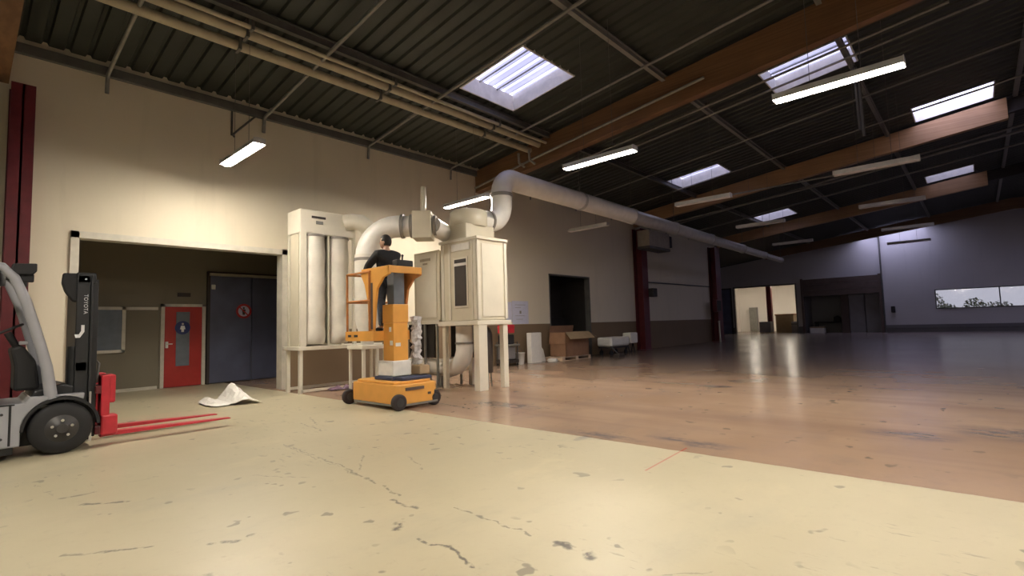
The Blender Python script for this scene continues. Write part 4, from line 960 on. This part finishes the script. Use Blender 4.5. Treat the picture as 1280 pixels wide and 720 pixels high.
MB().prism([(.99, 1.34), (1.03, 1.34), (1.05, 1.38), (1.05, 1.45), (1.08, 1.45), (1.08, 1.37), (1.04, 1.30), (1.0, 1.30)], N0 + .112, N0 + .12, 'xz').build('mast_decal', M['letter'], t)
MB().box(1.14, 1.16, N0 + .085, N0 + .1, .48, .66).box(1.145, 1.17, N0 + .085, N0 + .1, .08, .22).build('mast_shim', M['chrome'], t)
fc = bpy.data.curves.new('lettering', 'FONT'); fc.body = 'TOYOTA'; fc.size = .054; fc.extrude = .002; fc.align_x = 'CENTER'; fc.align_y = 'CENTER'; fc.space_character = 1.1
ft = bpy.data.objects.new('tmp', fc); COL.objects.link(ft); dg = bpy.context.evaluated_depsgraph_get(); dg.update()
lm = bpy.data.meshes.new_from_object(ft.evaluated_get(dg)); bpy.data.objects.remove(ft); lm.materials.clear(); lm.materials.append(M['letter'])
lo = bpy.data.objects.new('lettering', lm); COL.objects.link(lo); lo.parent = t
lo.location = Vector((1.085, N0 + .117, 1.70)) - t.location; lo.rotation_euler = (PI / 2, PI / 2, 0)
# carriage and forks
MB().box(1.20, 1.26, N0 + .10, N1 - .10, .14, .24, .01).box(1.20, 1.26, N0 + .10, N1 - .10, .62, .72, .01).box(1.18, 1.24, 8.1, 8.2, .14, .72).box(1.18, 1.24, 8.35, 8.45, .14, .72).build('carriage', M['redsteel'], t)
MB().tube([(1.22, N0 + .2, .75), (1.24, N0 + .2, .98), (1.20, N0 + .2, 1.05), (1.15, N0 + .2, .95)], .014, 8).build('hydraulic_hose', M['steel'], t)
for yy_ in (7.92, 8.46):
    k_ = MB().prism([(1.26, .10), (2.72, .10), (2.72, .112), (1.36, .155), (1.335, .185), (1.335, .78), (1.31, .82), (1.26, .82)], yy_, yy_ + .12, 'xz', .004).build('fork', M['forkred'], t)
MB().box(1.255, 1.34, 7.88, 8.10, .14, .84, .012).build('fork_plate', M['forkred'], t)
MB().box(1.255, 1.40, 7.90, 8.10, .50, .84, .02).box(1.255, 1.42, 7.86, 8.06, .12, .36, .02).build('fork_clamp', M['forkred'], t)
MB().box(1.255, 1.39, 8.42, 8.60, .50, .84, .02).build('fork_clamp', M['forkred'], t)

# ------------------------------------------------------------------ loose things on the floor
rr = random.Random(5); mb = MB(); nx, ny = 16, 10; vs = []
for i in range(nx):
    for j in range(ny):
        u, v_ = i / (nx - 1), j / (ny - 1)
        lift = .34 * math.exp(-((u - .68) / .20) ** 2) * (.25 + .75 * v_) + .10 * math.exp(-((u - .18) / .12) ** 2) * v_
        vs.append((3.15 + u * .80 + rr.uniform(-.015, .015), 10.15 + v_ * .75 - .25 * u + rr.uniform(-.015, .015), .012 + lift + rr.uniform(0, .02)))
mb.add(vs, [[i * ny + j, (i + 1) * ny + j, (i + 1) * ny + j + 1, i * ny + j + 1] for i in range(nx - 1) for j in range(ny - 1)], False)
o = tag(mb.build('plastic_film', M['film']), 'crumpled white plastic film on the floor before the grey door', 'sheet')
md = o.modifiers.new('thickness', 'SOLIDIFY'); md.thickness = .006

# tool cart
t = thing('tool_cart', (12.2, 11.3, 0), 'grey tool cart by the wall, right of the booth', 'cart')
mb = MB()
for (a, b_) in ((11.92, 11.12), (12.42, 11.12), (11.92, 11.55), (12.42, 11.55)): mb.box(a, a + .03, b_, b_ + .03, .08, .78)
mb.build('frame', M['steel'], t)
MB().box(11.88, 12.50, 11.08, 11.62, .64, .70, .01).build('top_tray', M['lightsteel'], t); MB().box(11.9, 12.46, 11.1, 11.6, .10, .2, .01).build('lower_tray', M['signdark'], t)
MB().box(11.95, 12.42, 11.2, 11.55, .22, .62, .02).build('drawer_box', M['greypanel'], t)
for (a, b_) in ((11.94, 11.14), (12.43, 11.14), (11.94, 11.56), (12.43, 11.56)): MB().lathe([(.04, -.015), (.04, .015)], (a, b_, .04), (1, 0, 0), 14).build('caster', M['black'], t)
t = thing('power_tool_case', (12.1, 11.3, .7), 'black tool case on the grey cart', 'case')
MB().box(11.90, 12.32, 11.15, 11.5, .705, 1.0, .03).build('body', M['black'], t); MB().tube([(12.0, 11.3, 1.0), (12.02, 11.3, 1.04), (12.2, 11.3, 1.04), (12.22, 11.3, 1.0)], .012, 8).build('handle', M['hub'], t)
t = thing('red_toolbox', (12.08, 11.3, 1.0), 'red toolbox stacked on the black case', 'toolbox')
MB().box(11.86, 12.30, 11.12, 11.46, 1.055, 1.32, .015).build('body', M['forkred'], t); MB().box(11.85, 12.31, 11.11, 11.47, 1.22, 1.25, .006).build('lid_seam', M['signred'], t)
t = thing('paint_bucket', (12.75, 11.45, 0), 'small white bucket beside the tool cart', 'bucket')
MB().lathe([(.13, 0), (.16, .36), (.17, .36), (.17, .39), (.14, .39)], (12.85, 11.4, 0)).build('pail', M['film'], t)
MB().tube(arc((12.85, 11.4, .36), .165, 0, 180, 'xz', 12), .006, 6).build('handle', M['steel'], t)
# poster sheets on the wall
t = thing('wall_poster', (13.25, D, 1.35), 'bluish white drawing sheets taped on the cream wall', 'poster')
MB().box(12.95, 13.80, D - .012, D - .002, 1.34, 2.14).build('sheet', M['paper'], t); MB().box(12.50, 12.93, D - .012, D - .002, 1.42, 2.10).build('sheet', M['paper'], t)
mb = MB()
for k, (a, b_, z) in enumerate(((13.1, 13.65, 2.0), (13.1, 13.4, 1.9), (13.1, 13.6, 1.62), (13.15, 13.5, 1.5))): mb.box(a, b_, D - .015, D - .011, z, z + .012)
mb.box(13.33, 13.42, D - .015, D - .011, 1.7, 1.8); mb.build('drawn_lines', M['seal'], t)
# leaning boards
t = tag(MB().box(13.28, 13.84, 11.26, 11.46, 0, 1.03, .015).build('foam_block', M['film']), 'upright white block leaning by the wall', 'board')
tag(MB().prism([(13.9, 0), (14.35, 0), (14.22, .42), (14.0, .62), (13.9, .62)], 11.5, 11.56, 'xz', .008).build('offcut_board', M['film']), 'lower pale offcut beside the upright white block', 'board')
tag(MB().lathe([(.15, 0), (.2, .05), (.14, .11), (.05, .12)], (14.15, 11.05, 0), n=14).build('cloth_bundle', M['film']), 'small white bundle on the floor by the cardboard box', 'cloth')
# big open carton on a pallet
t = thing('pallet', (15.35, 11.25, 0), 'pale wooden pallet under the big open carton', 'pallet')
for k in range(5): MB().box(14.45 + .0, 16.25, 10.86 + k * .17, 10.97 + k * .17, .11, .135).build('deck_board', M['palletwood'], t)
for xx in (14.47, 15.28, 16.08): MB().box(xx, xx + .16, 10.86, 11.66, .02, .11).build('block', M['palletwood'], t)
MB().box(14.45, 16.25, 10.86, 10.96, .0, .02).box(14.45, 16.25, 11.55, 11.65, .0, .02).build('bottom_board', M['palletwood'], t)
t = thing('open_carton', (15.35, 11.25, .135), 'big brown open cardboard carton standing on the pallet', 'carton')
mb = MB(); x0, x1, y0, y1, z0, z1 = 14.75, 16.2, 10.9, 11.62, .137, 1.0
mb.box(x0, x1, y0, y0 + .012, z0, z1).box(x0, x1, y1 - .012, y1, z0, z1).box(x0, x0 + .012, y0, y1, z0, z1).box(x1 - .012, x1, y0, y1, z0, z1).box(x0, x1, y0, y1, z0, z0 + .012)
mb.build('body', M['cardboard'], t)
MB().add([(x0, y0, z1), (x1, y0, z1), (x1 - .08, y0 - .34, z1 - .24), (x0 - .18, y0 - .34, z1 - .24)], [[0, 1, 2, 3]]).build('flap', M['cardlight'], t)
MB().add([(x0, y1, z1), (x1, y1, z1), (x1, y1 - .05, z1 + .24), (x0, y1 - .05, z1 + .24)], [[0, 1, 2, 3]]).build('flap', M['cardboard'], t)
MB().add([(x1, y0, z1), (x1, y1, z1), (x1 + .55, y1, z1 - .18), (x1 + .55, y0, z1 - .22)], [[0, 1, 2, 3]]).build('flap', M['cardlight'], t)
MB().add([(x0, y0, z1), (x0, y1, z1), (x0 - .06, y1, z1 - .42), (x0 - .06, y0, z1 - .42)], [[0, 1, 2, 3]]).build('flap', M['cardboard'], t)
for c in t.children:
    if c.name.startswith('flap'): md = c.modifiers.new('thickness', 'SOLIDIFY'); md.thickness = .01
MB().box(16.2, 16.206, 10.95, 11.2, .45, .85).build('shipping_label', M['film'], t)
# low trolley and white parts beyond the carton
t = thing('hand_trolley', (18.3, 11.0, 0), 'low white covered trolley right of the big carton', 'trolley')
MB().box(17.5, 18.9, 10.7, 11.4, .35, .72, .08).build('cover', M['film'], t); MB().box(17.55, 18.85, 10.75, 11.35, .28, .35).build('deck', M['signdark'], t)
for a in (17.65, 18.75):
    for b_ in (10.82, 11.28): MB().lathe([(.1, -.03), (.1, .03)], (a, b_, .10), (0, 1, 0), 16).tube([(a, b_, .1), (a, b_, .3)], .02, 8).build('caster', M['black'], t)
t = thing('white_canister', (19.3, 10.9, 0), 'white canister on a dark stand right of the covered trolley', 'canister')
MB().box(19.0, 19.6, 10.7, 11.1, .42, .86, .05).build('tank', M['film'], t)
for a in (19.05, 19.5): MB().tube([(a, 10.9, .42), (a - .1, 10.75, 0)], .02, 8).tube([(a, 10.9, .42), (a + .1, 11.05, 0)], .02, 8).build('leg', M['black'], t)
t = thing('floor_cleaner_head', (16.8, 9.7, 0), 'small dark tool lying on the salmon floor before the trolley', 'tool')
MB().prism([(16.55, 0), (17.05, 0), (16.95, .12), (16.62, .16)], 9.85, 10.1, 'xz', .015).build('foot', M['signdark'], t); MB().tube([(16.75, 9.97, .12), (16.6, 10.2, .42)], .025, 8).build('handle', M['hub'], t)

# ------------------------------------------------------------------ daylight
w = bpy.data.worlds.new('dusk sky'); scene.world = w; w.use_nodes = True
bg = w.node_tree.nodes['Background']; wl = w.node_tree.links; wn = w.node_tree.nodes
tc = wn.new('ShaderNodeTexCoord'); no = wn.new('ShaderNodeTexNoise'); no.inputs['Scale'].default_value = 1.5; wl.new(tc.outputs['Generated'], no.inputs['Vector'])
rp = wn.new('ShaderNodeValToRGB'); rp.color_ramp.elements[0].color = (.55, .55, .90, 1); rp.color_ramp.elements[1].color = (.72, .72, 1., 1)
wl.new(no.outputs['Fac'], rp.inputs['Fac']); wl.new(rp.outputs['Color'], bg.inputs['Color']); bg.inputs['Strength'].default_value = 7.0
for s_ in SKY:
    x0, x1, y0, y1 = s_; la = bpy.data.lights.new('daylight_portal', 'AREA'); la.shape = 'RECTANGLE'; la.size = x1 - x0; la.size_y = (y1 - y0) * 1.01
    la.cycles.is_portal = True
    lo_ = bpy.data.objects.new('daylight_portal', la); COL.objects.link(lo_); lo_.location = ((x0 + x1) / 2, (y0 + y1) / 2, zr((y0 + y1) / 2) + .5); lo_.rotation_euler = (math.atan(-.12), 0, 0)

scene.view_settings.view_transform = 'Standard'; scene.view_settings.look = 'None'
scene.view_settings.gamma = 1.; scene.view_settings.use_curve_mapping = False; scene.view_settings.exposure = 0.
try:
    scene.cycles.use_denoising = True; scene.cycles.max_bounces = 10; scene.cycles.sample_clamp_indirect = 6.
except Exception: pass
